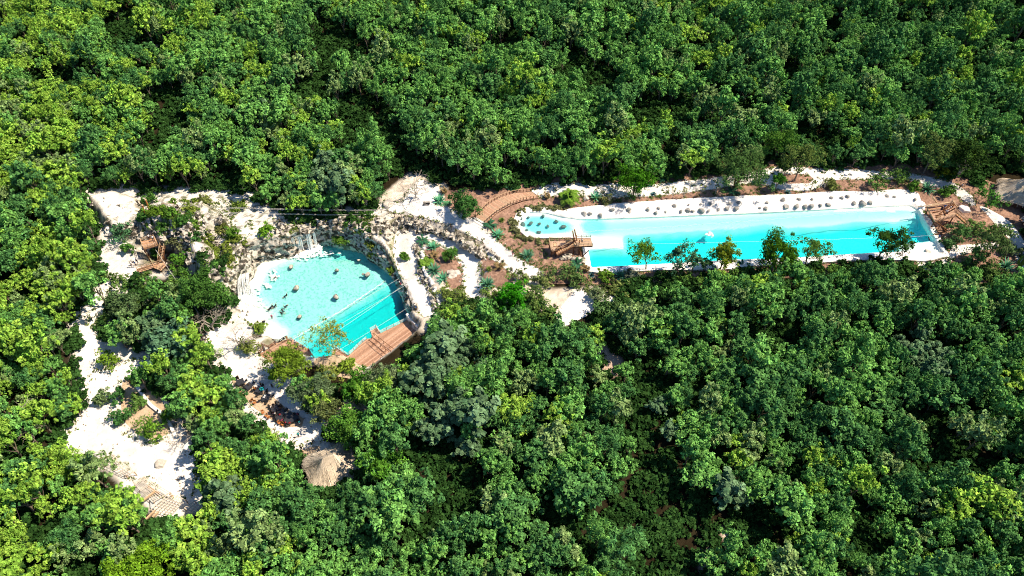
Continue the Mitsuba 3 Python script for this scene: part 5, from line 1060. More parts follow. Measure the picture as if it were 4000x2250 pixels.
def scatter_bush(poly, n, label, group, R=(.7, 1.5), cols=((.05, .12, .02), (.14, .25, .04))):
    P = Polygon(poly); b = P.bounds; k = 0
    while k < n:
        u, v = br_.uniform(b[0], b[2]), br_.uniform(b[1], b[3])
        if not P.contains(Point(u, v)): continue
        r = br_.uniform(*R); m = br_.uniform(.75, 1.25)
        bush(label, u, v, r, r * br_.uniform(.8, 1.3), tuple(np.array(cols[0]) * m), tuple(np.array(cols[1]) * m), 700 + k + n, clumps=12, per=26, leaf=.24, group=group, name='shrub', cat='shrub'); k += 1
scatter_bush([(730, 900), (900, 900), (1000, 990), (920, 1070), (850, 1020)], 30, 'small yellow green shrub on the bare slope left of the cenote', 'shrubs on the bare slope', (.5, 1.2), ((.08, .13, .02), (.2, .27, .05)))
scatter_bush([(545, 800), (800, 790), (860, 860), (760, 930), (600, 940)], 22, 'small shrub rooted in the rocks of the tree house hill', 'shrubs of the tree house hill', (.6, 1.4))
scatter_bush([(1080, 830), (1450, 830), (1440, 930), (1270, 910), (1100, 910)], 22, 'dark small shrub between rocks above the cenote', 'shrubs above the cenote', (.7, 1.6), ((.02, .07, .02), (.07, .17, .03)))
scatter_bush([(430, 1090), (560, 1080), (880, 1130), (880, 1190), (640, 1200), (480, 1300), (420, 1260)], 26, 'green shrub among pale rocks below the left hill', 'shrubs below the left hill', (1.0, 2.2), ((.05, .12, .03), (.13, .23, .05)))
scatter_bush([(2010, 860), (2040, 920), (2110, 945), (2160, 940), (2150, 955), (2090, 955), (2020, 930), (1990, 870), (2040, 810), (2140, 805), (2220, 815), (2220, 825), (2050, 822)], 60, 'low grey green shrub hedging the rounded pool end', 'hedge plants round the rounded pool end', (.45, .75), ((.10, .12, .05), (.22, .24, .11)))
scatter_bush([(2300, 1100), (2420, 1110), (2480, 1140), (2440, 1190), (2340, 1150)], 8, 'small shrub on the brown bank below the pool corner', 'shrubs below the pool corner', (.8, 1.5), ((.06, .1, .03), (.15, .2, .06)))
scatter_bush([(1740, 1180), (1850, 1190), (2180, 1200), (2160, 1250), (1800, 1240), (1720, 1240)], 16, 'shrub at the forest edge below the agave bed', 'shrubs at the forest edge below the bed', (1.2, 2.4), ((.05, .12, .03), (.13, .22, .05)))
scatter_bush([(2480, 1085), (2900, 1075), (3400, 1040), (3600, 1040), (3600, 1070), (2900, 1110), (2500, 1115)], 30, 'shrub at the forest edge below the long pool', 'shrubs below the long pool', (1.0, 2.0), ((.04, .1, .02), (.1, .2, .04)))
scatter_bush([(3720, 1020), (4000, 1060), (4000, 1110), (3720, 1080)], 12, 'shrub at the forest edge below the pool head', 'shrubs below the pool head', (1.2, 2.2), ((.05, .11, .03), (.11, .2, .05)))

for i, (lab, u, v, R, H) in enumerate([('dark vine bush hanging over the cleft wall', 640, 900, 2.0, 1.8), ('vine bush on the left flank of the tree house hill', 565, 860, 1.8, 2.4), ('dark bush behind the highest platform', 590, 795, 2.2, 2.4), ('green bush right behind the log screen', 720, 870, 2.0, 1.8), ('dark shrub at the left foot of the hill', 505, 985, 1.7, 2.4), ('dark shrub between lookout and lowest platform', 620, 1000, 1.6, 1.8)]):
    bush(lab, u, v, R, H, (.025, .09, .02), (.08, .19, .035), 480 + i)
# trees one can tell apart
def tree(label, u, v, h, R, Hc, c0, c1, seed, clumps=70, per=36, leaf=.26, rc=.26, trunk=.2, lean=.05, bark='m_bark', multi=1, low=-.35, z=None, aspect=.55, up=.4, off=(0, 0), limbs=5):
    p = gt(u, v) if z is None else g(u, v, z)
    k = thing('tree', label, 'tree')
    vf = crown_mesh(seed, R, Hc, int(clumps * 1.45), int(per * 1.3), leaf * .92, c0, c1, rc=rc, low=low, aspect=aspect, up=up)
    part(k, 'crown', mikit.ply((vf[0], vf[1]), 'm_vertex', color=vf[2], to_world=TM(p + [off[0], off[1], h])))
    for i in range(multi): part(k, 'trunk', mikit.ply(trunk_mesh(seed + i * 7, h, trunk, R, limbs, lean), bark, smooth=60, to_world=TM(p + [off[0] * .3, off[1] * .3, 0], i * 2.1)))
    return k
DK0, DK1 = (.015, .07, .008), (.06, .17, .012)
tree('round dark green tree on a short trunk at the boardwalk bend', 1818, 842, 3.9, 3.7, 3.2, (.02, .085, .02), (.07, .19, .045), 501, 90, 40, .22, .24)
tree('round glossy tree behind the big palm above the long path', 2206, 708, 4.4, 3.6, 3.2, (.025, .10, .025), (.08, .22, .06), 502, 90, 40, .22, .24)
tree('deep green feathery tree casting shade on the path above the long pool', 2478, 772, 5.6, 4.6, 3.6, (.015, .08, .006), (.06, .19, .012), 503, 90, 40, .24, .24, .22, off=(-.6, 0))
tree('wide tree on several red brown trunks over the path', 2866, 738, 7.0, 7.2, 3.6, (.03, .08, .02), (.09, .18, .05), 504, 130, 38, .24, .17, .22, .25, 'm_redbark', 3, up=.6)
scene['m_redbark'] = dif((.16, .055, .035))
tree('olive feathery tree in the ring bed of the path', 3103, 708, 8.0, 4.4, 4.0, (.07, .12, .025), (.15, .22, .06), 505, 100, 36, .2, .22, .2)
tree('small ball clipped green tree left of the ring bed', 3028, 745, 3.6, 1.5, 2.4, (.03, .13, .015), (.09, .24, .03), 506, 34, 36, .22, .36, .12)
tree('small bushy tree at the edge of the ring bed', 3062, 680, 2.6, 1.5, 1.2, (.05, .1, .03), (.11, .19, .05), 516, 26, 30, .22, .36, .1)
tree('tall olive tree beside the round yellow bush', 3605, 678, 7.5, 4.0, 4.6, (.06, .12, .03), (.14, .21, .06), 507, 90, 36, .22, .22, .22)
tree('dark tree with pale forked trunk behind the upper right path', 3735, 692, 7.0, 5.4, 4.6, (.015, .045, .01), (.05, .10, .02), 508, 100, 36, .24, .22, .26, .1, 'm_dead', 2)
tree('flat topped umbrella tree at the near left of the long pool', 2534, 1058, 6.6, 3.6, 1.5, (.03, .11, .01), (.1, .2, .02), 509, 54, 34, .2, .26, .16, .22, 'm_bark', 1, -.1, off=(-2.2, 0), up=.9)
tree('sparse blue green shrubby tree on the near bank of the long pool', 2640, 1078, 6.6, 3.4, 3.6, (.03, .10, .05), (.08, .2, .1), 510, 48, 30, .22, .24, .16, .1, 'm_bark', 2)
tree('thin shrubby tree right of the blue green one', 2700, 1070, 4.6, 1.6, 2.6, (.03, .10, .05), (.08, .2, .1), 517, 24, 30, .22, .3, .12)
tree('small loose tree left of the yellow green egg shaped tree', 2745, 1062, 3.0, 1.7, 1.8, (.04, .11, .04), (.1, .2, .07), 518, 22, 30, .22, .34, .1)
tree('yellow green egg shaped tree on the near bank of the long pool', 2812, 1056, 5.2, 2.9, 4.2, (.08, .15, .01), (.24, .30, .03), 511, 90, 40, .2, .26, .17)
tree('largest dark green tree on the near bank of the long pool', 3014, 1064, 6.4, 5.0, 4.8, (.015, .065, .006), (.07, .17, .012), 512, 100, 44, .24, .24, .24, .12, 'm_dead', 2)
tree('flat topped umbrella tree right of the large dark tree', 3143, 1038, 6.0, 4.0, 1.3, (.03, .10, .02), (.1, .19, .03), 513, 50, 34, .2, .24, .15, .2, 'm_bark', 1, -.1, off=(.8, 0), up=.9)
tree('dark rounded tree near the right end of the long pool', 3424, 1012, 6.0, 4.2, 3.6, (.015, .055, .012), (.06, .14, .02), 514, 70, 40, .24, .24, .18, .1, off=(.8, 0))
tree('bright green cone shaped conifer at the end of the white path', 2004, 1192, 3.6, 3.1, 4.6, (.02, .17, .006), (.06, .34, .015), 515, 90, 44, .2, .28, .2, low=-.6)
tree('sparse yellow leaved tree standing in front of the cenote water', 1312, 1398, 7.6, 4.6, 3.6, (.14, .19, .02), (.34, .38, .05), 519, 60, 22, .2, .22, .12, .05, 'm_dead', 1, z=DZ)
tree('big leafy tree left of the cenote above the beach', 820, 1190, 5.6, 5.2, 4.6, (.03, .10, .02), (.09, .21, .04), 520, 120, 40, .26, .22)
tree('yellow green tree beside the stepped deck', 1140, 1470, 5.0, 4.4, 3.6, (.08, .16, .015), (.18, .29, .03), 521, 100, 38, .24, .24)
tree('large grey green tree on the plaza edge above the seating terrace', 1250, 1585, 4.6, 4.4, 4.2, (.06, .11, .05), (.13, .2, .10), 522, 120, 40, .22, .2, .2)
tree('smaller olive tree on the plaza edge left of the half hidden hut', 1290, 1640, 4.0, 2.9, 2.8, (.08, .12, .04), (.17, .22, .08), 523, 70, 36, .22, .24, .16)
tree('bright green tree above the red shrub', 1410, 1560, 5.4, 3.2, 3.2, (.03, .12, .015), (.1, .26, .03), 524, 80, 38, .24, .25)
tree('bright green tree growing in front of the half hidden hut', 1385, 1720, 5.2, 4.2, 3.8, (.04, .14, .02), (.12, .28, .04), 525, 110, 38, .24, .24)
tree('grey green tree right of the earth terrace', 1530, 1540, 5.5, 3.8, 3.8, (.08, .13, .06), (.17, .24, .12), 526, 90, 36, .22, .24)
tree('blue green big leaved tree between the left track and the plaza', 700, 1400, 6.0, 4.8, 3.6, (.05, .14, .07), (.12, .24, .14), 527, 90, 20, .42, .24, aspect=.8, up=.9)
tree('loose grey green tree with pale rocks showing below the hill', 520, 1240, 4.6, 3.6, 3.0, (.05, .11, .04), (.12, .2, .08), 528, 70, 34, .24, .22)
tree('tree with bare lower trunk in the brown bed by the right tower', 3840, 1018, 6.4, 3.6, 2.0, (.04, .09, .03), (.1, .17, .05), 529, 50, 30, .22, .24, .16, .15, 'm_bark', 1, -.1)
tree('bright lime tree with broad domed crown at the bottom left edge', 590, 2262, 5.0, 5.0, 4.2, (.09, .22, .012), (.2, .38, .03), 530, 150, 44, .24, .2)
tree('weeping bright green tree beyond the ring bed', 3025, 622, 6.0, 3.6, 3.2, (.04, .14, .02), (.12, .26, .04), 531, 80, 40, .3, .26, aspect=.2, up=-.2)
tree('bright green tree beside the sunlit hut', 1500, 1850, 4.6, 3.6, 3.2, (.04, .15, .02), (.11, .28, .03), 532, 90, 38, .24, .24)
for u, v, lab in [(2627, 776, 'thin sapling with few leaves first along the pool path'), (2668, 778, 'thin sapling with yellowish tuft second along the pool path'), (2742, 768, 'dark stemmed sapling third along the pool path'), (2790, 764, 'bare thin sapling fourth along the pool path'), (3165, 745, 'bare bent sapling in the loop of the path'), (2380, 798, 'bare white sapling right of the bright agave'), (3215, 742, 'bare thin sapling at the dark bed')]:
    p = gt(u, v); sd = int(u) % 97
    k = thing('sapling', lab, 'sapling'); part(k, 'trunk', mikit.ply(trunk_mesh(sd, 3.2, .07, 1.2, 5, .1, .5), 'm_dead', smooth=60, to_world=TM(p)))
    vf = crown_mesh(sd, .9, .7, 8, 10, .2, (.12, .15, .04), (.24, .27, .09)); part(k, 'crown', mikit.ply((vf[0], vf[1]), 'm_vertex', color=vf[2], to_world=TM(p + [0, 0, 3.3])))
# bare trees
def bare(label, u, v, h, R, seed, n=60, m='m_dead', z=None):
    r = np.random.default_rng(seed); ms = []
    def grow(p, d, L, rad, lev):
        P = [p]; q = p.copy(); e = d.copy()
        for _ in range(4):
            e = e + r.normal(size=3) * .22; e /= np.linalg.norm(e); q = q + e * L / 4; P.append(q.copy())
        ms.append(tube_mesh(P, np.linspace(rad, rad * .5, 5), 5))
        if lev:
            for _ in range(3 if lev > 1 else 4):
                nd = e + r.normal(size=3) * .7; nd[2] = abs(nd[2]) * .5 + .05; nd /= np.linalg.norm(nd)
                grow(P[r.integers(2, 5)], nd, L * .72, rad * .5, lev - 1)
    for i in range(5):
        a = i * 1.257 + r.uniform(-.3, .3); d = np.array([math.cos(a) * R / h, math.sin(a) * R / h, .9]); d /= np.linalg.norm(d)
        grow(np.array([0, 0, h * .25]), d, h * .6, .16, 3)
    ms.append(tube_mesh([[0, 0, -.4], [0, .05, h * .15], [0, 0, h * .3]], [.24, .2, .18]))
    k = thing('bare_tree', label, 'bare tree'); part(k, 'branches', mikit.ply(join(ms), m, smooth=True, to_world=TM(gt(u, v) if z is None else g(u, v, z))))
bare('pale leafless tree with wide twigs at the left edge of the yard', 165, 1700, 6.5, 6.5, 3)
bare('leafless pale tree at the beach left of the cenote', 835, 1290, 5.0, 3.6, 5)
bare('small leafless tangled tree at the dark end of the sunk terrace', 745, 1700, 4.0, 3.0, 7)
bare('slim leafless tree leaning over the beach path', 940, 1360, 5.0, 2.6, 9)
bare('leafless slim trees behind the railed cliff end', 1625, 775, 6.0, 3.4, 13)
# cactus
k = thing('cactus', 'tall green column cactus with two raised arms by the right path', 'cactus')
p = gt(3973, 1054)
def ribbed(pts, r0, n=10):
    P = resample(np.array(pts, float), 14); ms = []
    t = np.linspace(0, 1, 14); rad = r0 * np.clip(np.minimum(1, (1 - t) * 8 + .25), 0, 1)
    v, f = tube_mesh(P, rad, n * 2); v = v.reshape(14, n * 2, 3)
    v = P[:, None] + (v - P[:, None]) * np.where(np.arange(n * 2) % 2, .82, 1.0)[None, :, None]
    v = np.vstack([v.reshape(-1, 3), P[-1:] + [0, 0, .05]]); e = len(v) - 1
    f = np.vstack([f, [[13 * n * 2 + i, 13 * n * 2 + (i + 1) % (n * 2), e] for i in range(n * 2)]])
    return v, f
scene['m_cactus'] = dif((.16, .24, .05))
part(k, 'column', mikit.ply(ribbed([[0, 0, -.3], [0, 0, 4], [0, 0, 8.0]], .42), 'm_cactus', smooth=30, to_world=TM(p)))
part(k, 'arm', mikit.ply(ribbed([[0, 0, 2.2], [-.9, 0, 2.4], [-1.15, 0, 3.2], [-1.15, 0, 5.2]], .3), 'm_cactus', smooth=30, to_world=TM(p)))
part(k, 'arm', mikit.ply(ribbed([[0, 0, 2.0], [.8, 0, 2.2], [1.1, 0, 3.0], [1.15, 0, 4.9]], .3), 'm_cactus', smooth=30, to_world=TM(p)))

# ---- people ------------------------------------------------------------------------------------------
def hull(a, b, ra, rb, n=12):
    s = m3.Manifold.sphere(1.0, n)
    return m3.Manifold.batch_hull([s.scale([ra] * 3).translate(list(map(float, a))), s.scale([rb] * 3).translate(list(map(float, b)))])
def man_mesh(m, edge=.07, it=2):
    me = m.refine_to_length(edge).to_mesh()
    t = trimesh.Trimesh(me.vert_properties[:, :3], me.tri_verts, process=False)
    trimesh.smoothing.filter_taubin(t, iterations=it)
    return t
def pose(kind):
    """Joints of a figure 1.72 m tall that faces +y."""
    J = dict(pelvis=[0, 0, .95], waist=[0, 0, 1.10], chest=[0, .01, 1.32], neck=[0, 0, 1.48], head=[0, .02, 1.61])
    for s, n in ((-1, 'l'), (1, 'r')):
        J.update({n + 'hip': [s * .10, 0, .92], n + 'knee': [s * .12, .02, .50], n + 'ank': [s * .12, -.02, .09], n + 'toe': [s * .13, .14, .04],
                  n + 'sho': [s * .19, 0, 1.42], n + 'elb': [s * .25, -.03, 1.14], n + 'wri': [s * .26, .06, .90]})
    if kind == 'walk':
        J['lknee'], J['lank'], J['ltoe'] = [-.11, .22, .53], [-.11, .18, .12], [-.11, .34, .10]
        J['rknee'], J['rank'], J['rtoe'] = [.11, -.05, .50], [.11, -.36, .18], [.11, -.26, .06]
        J['lelb'], J['lwri'] = [-.25, -.18, 1.17], [-.24, -.16, .92]; J['relb'], J['rwri'] = [.25, .10, 1.15], [.22, .30, .98]
    if kind == 'sit':
        for k in J: J[k][2] -= .45
        for s, n in ((-1, 'l'), (1, 'r')):
            J[n + 'knee'], J[n + 'ank'], J[n + 'toe'] = [s * .13, .42, .50], [s * .13, .40, .09], [s * .13, .56, .04]
            J[n + 'elb'], J[n + 'wri'] = [s * .25, .08, .72], [s * .16, .33, .62]
    if kind == 'swim':
        for k in J: x, y, z = J[k]; J[k] = [x, (z - 1.0) * .8, (z - 1.3) * .35 - .05]
        J['head'] = [0, .44, .13]; J['lelb'], J['lwri'] = [-.45, .38, .0], [-.55, .65, .05]; J['relb'], J['rwri'] = [.45, .30, -.02], [.50, .05, .0]
    return {k: np.array(v, float) for k, v in J.items()}
def figure(kind):
    J = pose(kind)
    B = [hull(J['pelvis'] + [-.06, 0, 0], J['pelvis'] + [.06, 0, 0], .115, .115), hull(J['pelvis'], J['waist'], .13, .12), hull(J['waist'], J['chest'], .12, .15), hull(J['lsho'] * [.7, 1, 1], J['rsho'] * [.7, 1, 1], .085, .085), hull(J['chest'], J['neck'], .13, .06), hull(J['neck'], J['head'], .055, .06),
         m3.Manifold.sphere(1.0, 16).scale([.078, .095, .115]).translate(list(J['head'])), hull(J['head'] + [0, .085, -.01], J['head'] + [0, .105, -.03], .014, .02, 8)]
    for s in (-1, 1): B.append(hull(J['head'] + [s * .078, 0, 0], J['head'] + [s * .082, -.01, -.03], .018, .014, 8))
    for n in 'lr':
        B += [hull(J[n + 'hip'], J[n + 'knee'], .088, .058), hull(J[n + 'knee'], J[n + 'ank'], .056, .038), hull(J[n + 'ank'], J[n + 'toe'], .045, .035), hull(J[n + 'sho'], J[n + 'elb'], .058, .042), hull(J[n + 'elb'], J[n + 'wri'], .042, .028)]
        f = J[n + 'wri'] - J[n + 'elb']; f /= np.linalg.norm(f); s = np.cross(f, [1.0, .2, .3]); s /= np.linalg.norm(s)
        palm = J[n + 'wri'] + f * .07
        B.append(hull(J[n + 'wri'] + f * .02, palm, .028, .034, 8))
        for i, L in enumerate((.075, .088, .085, .066)):
            o = palm + s * (i - 1.5) * .019
            B.append(hull(o, o + f * L, .010, .008, 6))
        B.append(hull(J[n + 'wri'] + f * .03 + s * -.03, J[n + 'wri'] + f * .075 - s * .065, .011, .009, 6))
    body = man_mesh(m3.Manifold.batch_boolean(B, m3.OpType.Add), .09, 1)
    S = [hull(J['pelvis'] + [0, 0, .06], J['waist'], .145, .138), hull(J['waist'], J['chest'], .138, .168), hull(J['lsho'] * [.75, 1, 1], J['rsho'] * [.75, 1, 1], .10, .10), hull(J['chest'], J['neck'] * .6 + J['chest'] * .4, .15, .09)]
    for n in 'lr': S.append(hull(J[n + 'sho'], J[n + 'sho'] * .45 + J[n + 'elb'] * .55, .074, .064))
    shirt = man_mesh(m3.Manifold.batch_boolean(S, m3.OpType.Add), .09, 1)
    H = [hull(J['pelvis'] + [-.06, 0, .02], J['pelvis'] + [.06, 0, .02], .135, .135)]
    for n in 'lr': H.append(hull(J[n + 'hip'], J[n + 'hip'] * .25 + J[n + 'knee'] * .75, .107, .085))
    shorts = man_mesh(m3.Manifold.batch_boolean(H, m3.OpType.Add), .09, 1)
    hair = m3.Manifold.sphere(1.0, 16).scale([.088, .102, .122]).translate(list(J['head'] + [0, -.018, .018])) - m3.Manifold.cube([.4, .2, .3], True).translate(list(J['head'] + [0, .145, -.06]))
    return [mikit.ply(x, smooth=60) for x in (body, shirt, shorts, man_mesh(hair, .08, 0))]
FIG = {k: figure(k) for k in ('stand', 'walk', 'sit', 'swim')}
pp_rng = np.random.default_rng(19)
def person(label, p, kind='stand', rz=None, shirt='m_white', shorts='m_navy', group=None, s=1.0, vest=None):
    k = thing('person', label, 'person', group)
    M = TM(p, pp_rng.uniform(0, 6.28) if rz is None else rz, s)
    b, sh, so, ha = FIG[kind]
    part(k, 'body', ref(b, 'm_skin', M)); part(k, 'shirt', ref(sh, shirt, M)); part(k, 'shorts', ref(so, shorts, M)); part(k, 'hair', ref(ha, 'm_hair', M))
    return k
top = lambda u, v, d=.12: gt(u, v) + [0, 0, d]
person('person in a teal shirt standing alone on the lower white plaza', top(1168, 1707, .08), 'stand', .6, 'm_teal', 'm_navy')
person('person in a white shirt at the plaza edge above the sunlit hut', top(1226, 1730, .08), 'walk', 1.2, 'm_white', 'm_navy')
person('dark clothed person walking along the upper white path', top(2003, 1000), 'walk', 2.4, 'm_navy', 'm_red')
person('two walkers at the path corner, the one in dark clothes', top(3742, 742), 'walk', 1.0, 'm_black', 'm_navy')
person('walker in a white shirt at the path corner by the big bush', top(3752, 736), 'walk', 1.0, 'm_white', 'm_black')
person('person in black standing on the low path at the wall', top(1719, 932), 'stand', 2, 'm_navy', 'm_black'); person('person in white on the low path beside one in black', top(1733, 940), 'stand', 1, 'm_white', 'm_navy')
for u, v, sh, lab in [(1140, 1338, 'm_white', 'person in white at the front edge of the stepped deck'), (1156, 1346, 'm_white', 'person in white bending beside others on the stepped deck'), (1164, 1360, 'm_blue', 'person in blue on the stepped deck near the tree'), (1174, 1358, 'm_white', 'person in white in the middle of the group on the stepped deck'), (1186, 1366, 'm_blue', 'person in blue at the right of the deck group'), (1112, 1334, 'm_navy', 'dark clothed person at the far corner of the stepped deck'), (1124, 1330, 'm_orange', 'person in orange at the far corner of the stepped deck'), (1210, 1378, 'm_red', 'person in red at the tip of the stepped deck')]:
    person(lab, g(u, v, DZ - .18), 'stand' if pp_rng.random() < .6 else 'walk', None, sh)
person('person in white leaning on the rail by the earth terrace', g(1268, 1404, DZ), 'stand', 0, 'm_white', 'm_blue')
person('person in grey white at the land side rail of the large deck', g(1492, 1412, DZ), 'stand', 2, 'm_white', 'm_navy'); person('person in red inside the queue rails on the large deck', g(1530, 1386, DZ), 'stand', 2, 'm_red', 'm_navy')
for u, v, sh, lab in [(3685, 818, 'm_blue', 'person in light blue at the back of the start tower'), (3692, 838, 'm_white', 'person in white in the middle of the start tower'), (3706, 822, 'm_white', 'person in white between the masts of the start tower'), (3672, 826, 'm_navy', 'dark clothed person on the start tower'), (3716, 816, 'm_orange', 'person in orange at the right mast of the start tower')]:
    person(lab, g(u, v, RZ + .02), 'stand', None, sh, 'm_navy')
person('person in white beside the head wall below the start tower', top(3682, 940, .1), 'walk', None, 'm_white'); person('person in blue beside the head wall corner', top(3662, 936, .1), 'stand', None, 'm_blue')
person('person in white at the near tower platform', g(2272, 950, LZ + .02), 'stand', None, 'm_white'); person('person in red brown on the near tower platform', g(2262, 957, LZ + .02), 'stand', None, 'm_orange')
for u, v, sh, lab in [(522, 1032, 'm_white', 'person in white entering the lowest hill platform'), (532, 1038, 'm_blue', 'person in pale blue at the lowest hill platform'), (540, 1030, 'm_navy', 'dark clothed person by the lowest hill platform'), (516, 1040, 'm_white', 'second person in white at the foot of the hill')]:
    person(lab, g(u, v, .3), 'walk', None, sh)
for u, v, sh, lab in [(586, 935, 'm_white', 'person in white on the lookout platform'), (596, 928, 'm_navy', 'dark clothed person on the lookout platform'), (602, 940, 'm_white', 'second person in white on the lookout platform')]:
    person(lab, g(u, v, 3.42), 'stand', None, sh)
for u, v, sh, lab in [(565, 885, 'm_white', 'person in white climbing above the lookout platform'), (575, 898, 'm_navy', 'dark clothed person climbing above the lookout'), (742, 892, 'm_blue', 'person in bright blue near the log screen'), (700, 818, 'm_black', 'person in black right of the highest platform')]:
    person(lab, top(u, v, .1), 'walk', None, sh)
for u, v, lab in [(1051, 1206, 'swimmer left of the group in the cenote'), (1058, 1198, 'swimmer second from the left in the cenote group'), (1072, 1195, 'swimmer at the top of the cenote group'), (1116, 1194, 'swimmer right of the group in the cenote'), (1104, 1213, 'swimmer in dark vest below the cenote group'), (1114, 1154, 'swimmer alone below the flat white boulder'), (1075, 1080, 'swimmer near the drifting foam')]:
    person(lab, g(u, v, WL + .1), 'swim', None, 'm_black', 'm_navy', s=1.15)
person('swimmer in dark vest upright in the shallow cenote water', g(1103, 1234, WL - .5), 'stand', None, 'm_black', 'm_navy'); person('person in red wading from the beach into the cenote', g(1065, 1246, WL - .35), 'stand', .5, 'm_pink', 'm_black')
person('zip line rider splashing down in the blue of the long pool', g(2776, 914, -.15), 'swim', 1.2, 'm_white', 'm_navy', s=1.2)
spl = []
for k in range(26):
    m = rock_mesh(k % 5 + 60, 1, 2, .3); p = g(2774 + pp_rng.normal() * 6, 916 + pp_rng.normal() * 4, -.24)
    spl.append((m[0] * pp_rng.uniform(.06, .3) * np.array([1.4, 1, .8]) + p, m[1]))
scene['splash'] = mikit.ply(join(spl), 'm_foam', smooth=True); labels['splash'] = {'label': 'white splash of the zip line rider', 'kind': 'stuff'}
for i, (u, v, sh) in enumerate([(1562, 1114, 'm_white'), (1566, 1122, 'm_red'), (1592, 1160, 'm_white'), (1598, 1172, 'm_navy'), (1622, 1204, 'm_white'), (1626, 1214, 'm_blue')]):
    person(['person in white at the top of the queue on the low cliff', 'person in red in the queue on the low cliff', 'person in white halfway along the low cliff queue', 'dark clothed person halfway along the low cliff queue', 'person in white at the lower end of the low cliff', 'person in blue at the lower end of the low cliff'][i], top(u, v, .15), 'stand', 1.6, sh)
for i, (u, v) in enumerate([(793, 1330), (803, 1332), (810, 1326), (1038, 1262), (1035, 1270)]):
    person(['dark clothed person at the left end of the beach', 'second person at the left end of the beach', 'third person at the left end of the beach', 'person in white on the beach among the posts', 'person in navy on the beach among the posts'][i], top(u, v, .05), ('walk', 'stand')[i % 2], None, ('m_navy', 'm_white', 'm_black', 'm_white', 'm_navy')[i])
person('dark clothed person leaning on the yard rail by the sunlit hut', top(1180, 1760, .15), 'stand', 3, 'm_black', 'm_navy')

# ---- tables and chairs -------------------------------------------------------------------------------
def table(label, p, rz, r=.75, m='m_table', group=None):
    k = thing('table', label, 'table', group)
    M = np.array(TM(p, rz).matrix, float); w = lambda x, y, z: (M @ [x, y, z, 1])[:3]
    part(k, 'tabletop', ref(BOX, m, T(M @ np.diag([2 * r, 2 * r, .06, 1]) + np.array([[0, 0, 0, 0], [0, 0, 0, 0], [0, 0, 0, .74], [0, 0, 0, 0]]))))
    for x in (-1, 1):
        for y in (-1, 1): part(k, 'leg', rod(w(x * r * .85, y * r * .85, 0), w(x * r * .85, y * r * .85, .72), .08, 'm_black'))
def chair(label, p, rz, m='m_black', group=None, s=1.0):
    k = thing('chair', label, 'chair', group)
    M = np.array(TM(p, rz, s).matrix, float); w = lambda x, y, z: (M @ [x, y, z, 1])[:3]
    up0, fw = w(0, 0, 1) - w(0, 0, 0), w(0, 1, 0) - w(0, 0, 0)
    part(k, 'seat', beam(w(-.25, 0, .45), w(.25, 0, .45), .5, .06, m)); part(k, 'backrest', beam(w(-.25, -.25, .72), w(.25, -.25, .72), .06, .5, m))
    for x in (-.21, .21):
        for y in (-.2, .2): part(k, 'leg', rod(w(x, y, 0), w(x, y, .44), .06, m))
TZ = lambda u, v: gt(u, v) + [0, 0, .15]
for i, (u, v, lab) in enumerate([(943, 1500, 'upper left'), (975, 1516, 'second from the upper left'), (1018, 1530, 'third, beside a teal float,'), (1043, 1560, 'fourth, with a white cloth,')]):
    p = TZ(u, v); rz = .5 + .4 * i
    table(f'square black table {lab} on the seating terrace', p, rz, .8)
    for j in range(4):
        a = rz + j * math.pi / 2 + .3 * (j % 2)
        q = p + np.array([math.cos(a), math.sin(a), 0]) * (1.25 + .25 * (j % 2)); q[2] = TZ(*px(q))[2]
        chair(f'black chair at the table {lab} on the seating terrace'.replace(',', ''), q, a + math.pi / 2, 'm_black', f'black chairs at the table {lab}'.replace(',', ''))
single('float_ring', 'bright teal swim float lying on a black table', 'float', mikit.ply(trimesh.creation.torus(.34, .13, major_sections=20, minor_sections=10), 'm_teal', smooth=True, to_world=TM(TZ(1026, 1530) + [0, 0, .92])))
single('cloth', 'white towel hanging over the fourth black table', 'towel', beam(TZ(1034, 1556) + [0, 0, .79], TZ(1040, 1558) + [0, 0, .79], .9, .05, 'm_white'))
for i, (u, v, lab) in enumerate([(927, 1538, 'leftmost on the seating terrace'), (946, 1548, 'second from the left on the seating terrace'), (986, 1568, 'near the middle front of the seating terrace'), (997, 1579, 'at the front edge of the seating terrace'), (1000, 1523, 'between two black tables'), (1030, 1618, 'at the left front of the crowded tables'), (1043, 1630, 'second along the front of the crowded tables'), (1052, 1636, 'third along the front of the crowded tables'), (1094, 1658, 'at the right front of the crowded tables'), (1106, 1664, 'lowest at the front of the crowded tables')]):
    chair('brown wooden chair ' + lab, TZ(u, v), pp_rng.uniform(0, 6.28), 'm_orange', None, 1.25)
CR = Polygon([(1062, 1585), (1095, 1588), (1124, 1604), (1165, 1625), (1172, 1655), (1122, 1668), (1078, 1650), (1050, 1600)])
tb = [(1078, 1604), (1104, 1618), (1132, 1632), (1096, 1640), (1128, 1652), (1154, 1640)]
for i, q in enumerate(tb): table(f'black table number crowded with dark dressed people, {["top left", "top middle", "centre", "left front", "right front", "far right"][i]} of the crowd'.replace(' number', ''), TZ(*q), .6, .8)
n = 0
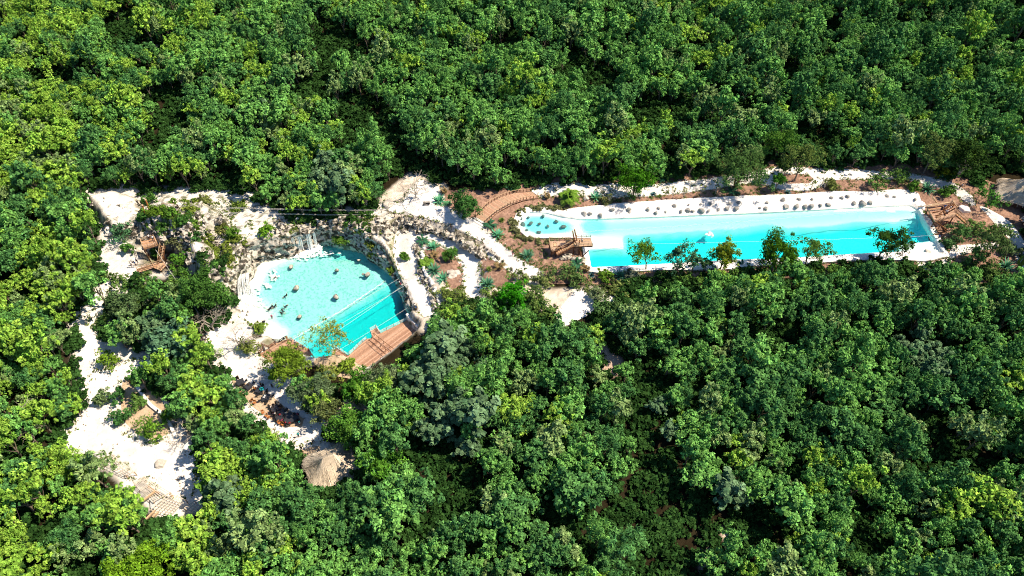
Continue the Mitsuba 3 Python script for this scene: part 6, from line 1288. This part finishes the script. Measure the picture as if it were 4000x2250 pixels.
while n < 40:
    u, v = pp_rng.uniform(1048, 1176), pp_rng.uniform(1580, 1670)
    if not CR.contains(Point(u, v)) or min(math.hypot(u - a, (v - b) * 1.1) for a, b in tb) < 11: continue
    a, b = min(tb, key=lambda q: math.hypot(u - q[0], v - q[1]))
    pa, pb = TZ(u, v), TZ(a, b); rz = math.atan2(pb[1] - pa[1], pb[0] - pa[0]) - math.pi / 2
    chair('black chair among the crowded tables of the seating terrace', pa, rz, 'm_black', 'black chairs among the crowded tables')
    if n % 3 < 2:
        sh = ('m_black', 'm_navy', 'm_black', 'm_white', 'm_pink', 'm_black', 'm_red', 'm_navy')[n % 8]
        person(f'person in {sh[2:]} seated among the crowded tables', pa, 'sit', rz, sh, 'm_black', f'people in {sh[2:]} seated among the crowded tables')
    n += 1
person('person in pale teal standing at the right end of the crowded tables', TZ(1174, 1660), 'stand', 1, 'm_teal', 'm_white')
# benches along the white path, bollards
def bench(label, u, v, rz):
    k = thing('bench', label, 'bench'); p = gt(u, v) + [0, 0, .12]
    M = np.array(TM(p, rz).matrix, float); w = lambda x, y, z: (M @ [x, y, z, 1])[:3]
    for y in (-.2, 0, .2): part(k, 'seat_slat', beam(w(-.9, y, .45), w(.9, y, .45), .15, .06, 'm_black'))
    for z in (.65, .85): part(k, 'back_slat', beam(w(-.9, .32, z), w(.9, .32, z), .05, .14, 'm_black'))
    for x in (-.7, .7): part(k, 'leg', beam(w(x, 0, 0), w(x, 0, .42), .08, .5, 'm_black')); part(k, 'back_post', rod(w(x, .3, .4), w(x, .32, .95), .07, 'm_black'))
bench('black bench where the boardwalk meets the long path', 2092, 740, .2); bench('black bench on the far side of the path behind the dark tree', 2362, 722, 0); bench('black bench on the far side of the path near the ring bed', 2960, 672, .3); bench('black bench on the rock path near the cliff end', 1667, 802, .1)
for u, v, lab in [(877, 1470, 'plaza edge left end'), (933, 1480, 'plaza edge above the first table'), (1064, 1512, 'plaza middle below the lime sapling'), (1079, 1580, 'top of the crowded tables'), (975, 1512, 'back of the second table'), (1020, 1505, 'back of the third table'), (535, 1472, 'upper corner of the sunk terrace'), (512, 1500, 'left corner of the sunk terrace'), (622, 1612, 'right side of the sunk terrace')]:
    p = gt(u, v); single('bollard', f'dark wooden bollard at the {lab}', 'bollard', rod(p - [0, 0, .2], p + [0, 0, 1.25], .3, 'm_post'))
for u, v, i in [(952, 1222, 0), (972, 1226, 1), (968, 1238, 2), (1011, 1264, 3), (1028, 1264, 4), (1044, 1272, 5)]:
    p = gt(u, v); single('bollard', f'dark post on the beach, {("first", "second", "third", "fourth", "fifth", "sixth")[i]} from the upper left', 'bollard', rod(p - [0, 0, .2], p + [0, 0, 1.15], .26, 'm_post'))
w = thing('wall', 'white rounded stone wall curving past the sunk terrace', 'wall')
kw = up_([(520, 1490), (560, 1545), (590, 1585), (630, 1615), (660, 1650), (680, 1690)], -4.4)
for i, (a, b) in enumerate(zip(resample(kw, 19)[:-1], resample(kw, 19)[1:])): part(w, 'block', beam(a, b * .97 + a * .03, .7, .8 + .1 * (i % 3), 'm_plaster'))
